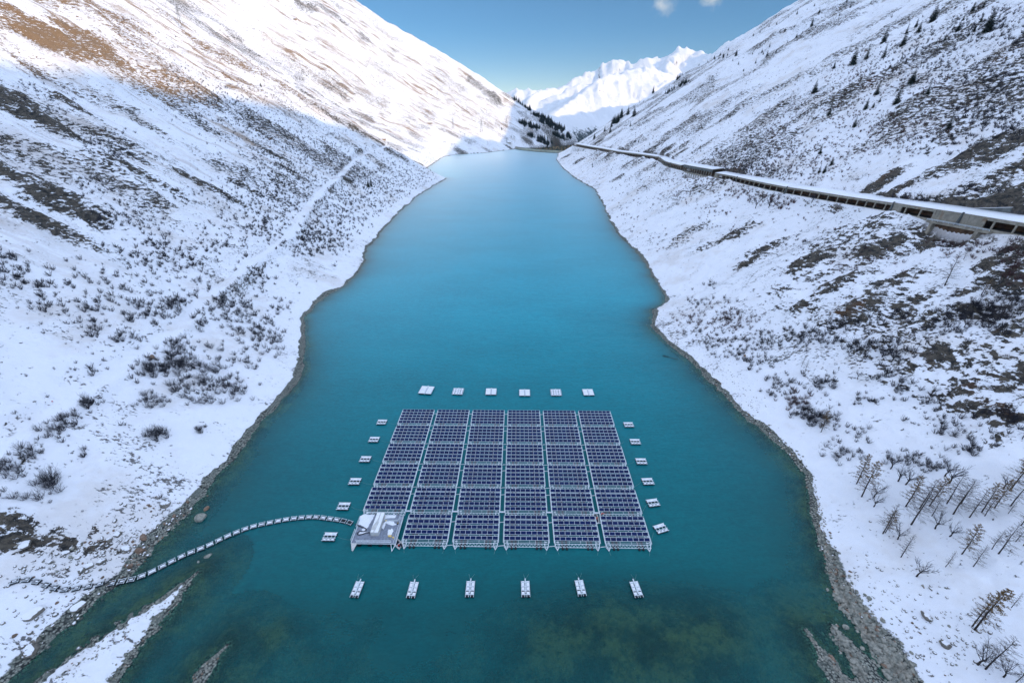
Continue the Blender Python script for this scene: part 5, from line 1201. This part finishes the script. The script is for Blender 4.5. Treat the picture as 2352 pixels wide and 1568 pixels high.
for (u, v, su, sv, n, sz, kd) in SC:
    for k in range(int(n*(2.6 if n >= 40 else 2.0))):
        uu, vv = rs.gauss(u, su*.95), rs.gauss(v, sv*.95); h = CAST.hit(uu, vv)
        if not h or h[2] < 1.5: continue
        i = int(np.clip(np.searchsorted(TH, math.degrees(math.atan2(h[0], h[1]))), 0, len(TH)-1)); j = int(np.clip(np.searchsorted(RR, math.hypot(h[0], h[1])), 0, len(RR)-1))
        if GT[i, j] > .25 or GS[i, j] < 9: continue
        s_ = sz/2.2*rs.uniform(.5, 1.3); d = math.hypot(h[0], h[1]); allsh.append((s_/d, uu, vv, h, s_, kd))
allsh.sort(key=lambda q: -q[0])
def shlabel(u, v, kd):
    if u < 1176:
        tv = float(np.interp(u, [p[0] for p in TP], [p[1] for p in TP]))
        if v > tv: return 'leafless grey shrub on the snow between the left track and the shore', 'shrubs below the left track'
        return 'leafless grey shrub on the snowy slope above the left track', 'shrubs above the left track'
    if v > np.interp(u, GU, [p[1] for p in GP]): return ('reddish' if kd else 'grey')+' leafless shrub on the right bank below the road galleries', ('reddish' if kd else 'grey')+' shrubs below the galleries'
    return ('reddish' if kd else 'grey')+' leafless shrub on the right slope above the road galleries', ('reddish' if kd else 'grey')+' shrubs above the galleries'
for k, (_, u, v, h, s_, kd) in enumerate(allsh[:300]):
    lab, gp = shlabel(u, v, kd); me = (SHM2 if kd else SHM)[k % (3 if kd else 5)]
    o = thing('leafless_shrub', lab, 'shrub', h, rnd.uniform(0, 6.28), gp, me, (s_, s_, s_*rnd.uniform(.7, 1.)))
SH3 = [make_shrub(70+k, 2.2, 1.1, 14, 2, .075).mesh('scrub_a', M_twig) for k in range(4)]; SH5 = [make_shrub(90+k, 2.3, 1.2, 9, 0, .13).mesh('scrub_c', M_twig) for k in range(4)]; SH6 = [make_shrub(95+k, 2.1, 1.2, 9, 0, .13).mesh('scrub_d', M_twig2) for k in range(4)]; SH4 = [make_shrub(80+k, 2.0, 1.1, 14, 2, .075).mesh('scrub_b', M_twig2) for k in range(4)]
bake('scrub', [(((SH4 if q[5] else SH3) if math.hypot(q[3][0], q[3][1]) < 330 else (SH6 if q[5] else SH5))[k % 4], q[3], k*1.7, q[4]) for k, q in enumerate(allsh[300:])], 'low leafless scrub scattered over both snowy slopes', 'scrub', [M_twig, M_twig2])
print('shrubs', len(allsh))
# ------------------------------------------------------------------ boulders and stones
def SZ(nt, pos):
    q = nd(nt, 'ShaderNodeSeparateXYZ'); L(nt, pos, q.inputs[0]); return step(nt, q.outputs[2], .1, .3)
def rock_mat(name, a, b_, snow=True):
    m, nt, bb = NT(name); g_ = nd(nt, 'ShaderNodeNewGeometry'); pos = g_.outputs['Position']; sx = nd(nt, 'ShaderNodeSeparateXYZ'); L(nt, g_.outputs['Normal'], sx.inputs[0])
    oi = nd(nt, 'ShaderNodeObjectInfo').outputs['Random']
    c = mixc(nt, step(nt, noise(nt, pos, .9, 5, .7), .35, .65), a, b_)
    c = mixc(nt, mth(nt, 'MULTIPLY', step(nt, noise(nt, pos, .23, 3), .54, .66), .6 if name == 'brown_boulder' else .12), c, (.24, .14, .085))
    if snow: c = mixc(nt, step(nt, mth(nt, 'ADD', sx.outputs[2], mth(nt, 'MULTIPLY', mth(nt, 'SUBTRACT', noise(nt, pos, 1.1, 4), .5), .7)), .70, .80), c, SNOW)
    if snow: c = mixc(nt, SZ(nt, pos), (.09, .10, .085), c)
    L(nt, c, bb.inputs['Base Color']); bb.inputs['Roughness'].default_value = .9
    bp = nd(nt, 'ShaderNodeBump'); bp.inputs['Strength'].default_value = .6; bp.inputs['Distance'].default_value = .15; L(nt, noise(nt, pos, 3., 6, .7), bp.inputs['Height']); L(nt, bp.outputs[0], bb.inputs['Normal']); return m
M_bold = rock_mat('snowy_boulder', (.10, .10, .09), (.22, .20, .17)); M_bare = rock_mat('bare_stone', (.15, .165, .145), (.36, .35, .30), False); M_brown = rock_mat('brown_boulder', (.13, .09, .065), (.27, .19, .14), False)
import bmesh
def make_rock(seed, sub, flat=.6):
    bm = bmesh.new(); bmesh.ops.create_icosphere(bm, subdivisions=sub, radius=1); r = random.Random(seed); pl = [(Vector((r.gauss(0, 1), r.gauss(0, 1), r.gauss(0, 1))).normalized(), r.uniform(.55, .85)) for _ in range(9)]
    sx_, sy_ = r.uniform(.8, 1.3), r.uniform(.65, 1.)
    for v in bm.verts:
        p = v.co.copy()
        for n_, d in pl:
            e = p.dot(n_)-d
            if e > 0: p -= n_*e
        q = 1+.12*(float(vn(np.array(p.x*3+seed), np.array(p.y*3+p.z*2), seed))-.5); v.co = Vector((p.x*sx_*q, p.y*sy_*q, p.z*flat*q))
    me = bpy.data.meshes.new('rock'); bm.to_mesh(me); bm.free(); return me
def rocks(mat, sub, n, s0): 
    out = []
    for k in range(n): me = make_rock(s0+k, sub); me.materials.append(mat); out.append(me)
    return out
RB1, RB2, RB3 = rocks(M_bold, 3, 5, 100), rocks(M_bare, 3, 5, 120), rocks(M_brown, 3, 4, 140)
BO = [(475,1168,1.1,'n','brown boulder in the shallows off the left shore, the smaller of two'),(462,1190,2.2,'b','large pointed pale boulder lying in the shallows off the left shore'),(478,1277,.9,'b','pale round boulder alone in the water beyond the tip of the left gravel bar'),(455,1290,.45,'b','small pale stone breaking the water beside the left gravel bar'),(70,1494,2.1,'s','big round snow capped boulder at the lower left water edge'),(82,1470,1.3,'s','snowy boulder just above the big round one at the lower left'),(183,1392,1.6,'s','round boulder under a snow cap below the cable floats'),(80,1408,2.0,'s','long low snowy boulder near the left frame edge below the cable floats'),(250,1240,1.1,'s','round snow capped boulder high on the left beach'),(288,1262,1.8,'s','broad snowy boulder at the top of the beach boulder heap'),(330,1235,1.4,'n','brown boulder beside the left gravel rim, above the cable floats'),(378,1160,1.9,'s','long dark boulder on the left beach snow above the gravel rim'),(320,1266,1.5,'n','reddish brown boulder at the left water edge nearest the cable'),(232,1290,1.5,'s','snowy boulder in the heap right of the cable floats'),(205,1300,1.3,'s','flat snowy boulder left in the heap above the cable floats'),(185,1250,1.1,'s','dark boulder left of the beach heap'),(188,1310,1.2,'s','dark slab low in the beach heap by the cable floats'),(300,1300,1.0,'n','brown stone at the tail of the left beach heap'),(150,1270,1.0,'s','snow capped boulder highest and leftmost on the left beach'),(118,1290,.8,'s','small dark boulder above the cable float bend'),(270,1228,1.2,'s','dark boulder near the end of the snowy left beach'),(60,1250,1.6,'s','dark rock at the left edge of the beach'),
 (1931,1374,1.3,'b','round pale boulder on the right gravel rim, right of a pair'),(1948,1371,1.3,'b','round pale boulder on the right gravel rim, left of a pair'),(1918,1442,.8,'b','pale boulder at the tip of the right stone spit'),(1913,1450,.7,'b','pale stone just below the tip of the right stone spit'),(1967,1427,1.0,'b','pale boulder among the large stones inside the right spit'),(1943,1441,.9,'b','pale slab at the water side of the right stone field'),(1901,1354,.5,'b','small pale stone on the right rim'),(1911,1512,.9,'n','brown topped boulder in the middle of the right gravel bar'),(1958,1520,.9,'b','pale boulder on the lower edge of the right spit'),(1937,1401,.6,'b','pale stone beside the dark gap of the right spit'),(2128,1415,1.6,'s','dark rock poking from the lower right snow slope'),(2170,1480,1.5,'s','wide dark rock in the lower right snow'),(1710,817,1.0,'n','small dark rock on the snow above the right shore'),(400,1186,.8,'n','small brown boulder at the left rim'),(349,820,1.6,'n','flat brown rock in the snow below the left track')]
for (u, v, r_, k, lab) in BO:
    h = CAST.hit(u, v)
    if not h: continue
    z_ = h[2] if h[2] > 0 else -.1; x, y = (h[0], h[1]) if h[2] > 0 else g(u, v, 0)
    thing('boulder', lab, 'boulder', (x, y, z_+r_*.1), rnd.uniform(0, 6), 'boulders along the shore', {'s': RB1, 'b': RB2, 'n': RB3}[k][rnd.randrange(4)], r_)
st = []; rs = random.Random(3)
s1, s2, s3 = rocks(M_bold, 1, 6, 200), rocks(M_bare, 1, 8, 220), rocks(M_brown, 1, 4, 240)
def stones(u0, v0, u1, v1, w_, n, a, b_, mix):
    for k in range(n):
        t = rs.random(); h = CAST.hit(u0+(u1-u0)*t+rs.gauss(0, w_), v0+(v1-v0)*t+rs.gauss(0, w_))
        if not h or h[2] < -1.1: continue
        sz = a+(b_-a)*rs.random()**2.2; me = rs.choice(s1 if (q := rs.random()) < mix[0] else s2 if q < mix[1] else s3); st.append((me, (h[0], h[1], h[2]+sz*.05), rs.uniform(0, 6), sz))
stones(130,1330,420,1160,34,420,.15,.8,(.6,.75)); stones(290,1310,560,1080,10,420,.15,.7,(.1,.7)); stones(560,1080,700,880,7,260,.15,.6,(.1,.8)); stones(60,1450,250,1400,30,90,.2,.8,(.9,.95)); stones(30,1350,130,1250,40,90,.2,.7,(.9,.95))
stones(380,1370,470,1330,8,50,.12,.4,(0,.85)); stones(250,1568,430,1360,8,200,.12,.45,(0,.85)); stones(130,1568,380,1370,8,120,.12,.4,(0,.85)); stones(440,1570,515,1490,8,110,.12,.4,(0,.9))
stones(1925,1350,2080,1568,16,1100,.25,.95,(.0,.93)); stones(1890,1230,1925,1350,9,380,.18,.7,(.05,.9)); stones(1860,1090,1890,1230,7,170,.15,.5,(.1,.9)); stones(1560,820,1850,1070,8,420,.18,.65,(.2,.75)); stones(1915,1440,1990,1568,10,330,.2,.75,(0,.93)); stones(1855,1450,1950,1568,6,260,.15,.5,(0,.95)); stones(1880,1320,1905,1400,14,90,.2,.6,(0,.9))
stones(1960,1300,2250,1540,55,330,.15,.55,(.9,.95)); stones(1600,800,1760,940,18,260,.12,.4,(.9,.95)); stones(1500,720,1560,800,8,130,.2,.6,(.2,.8))
bake('loose_stones', st, 'loose stones and small rocks strewn along the gravel shores', 'stones', [M_bold, M_bare, M_brown])
# driftwood tree lying in the right shallows
x, y = g(1540, 822, 0); t = TW(); t.twig([Vector((3.2, -2.2, .5)), Vector((0, 0, .3)), Vector((-3.6, 2.4, .1))], .14, .05)
for k in range(26):
    p = Vector((-.5-2.6*rs.random(), .4+1.7*rs.random(), .2)); d = (Vector((-1, .7, .15))+rv(rs)*.7).normalized(); t.twig([p, p+d*.8, p+d*1.7], .04, .015)
thing('driftwood', 'fallen leafless tree lying in the water at the right shore', 'driftwood', (x, y, 0), 0, None, t.mesh('driftwood', M_ltwig))
# ------------------------------------------------------------------ thin winter haze
m = bpy.data.materials.new('haze_air'); m.use_nodes = True; nt = m.node_tree; nt.nodes.remove(nt.nodes['Principled BSDF'])
pv = nt.nodes.new('ShaderNodeVolumePrincipled'); pv.inputs['Color'].default_value = (.50, .74, 1., 1); pv.inputs['Density'].default_value = 2.6e-5; pv.inputs['Anisotropy'].default_value = .2
nt.links.new(pv.outputs[0], nt.nodes['Material Output'].inputs['Volume'])
mb = MB(); mb.box((0, 3200, 500), (22000, 17500, 2200)); hz = mb.build('haze', m, None); hz['kind'] = 'stuff'; hz['label'] = 'thin bluish winter haze filling the valley air'; hz['category'] = 'haze'
cy.volume_bounces = 0
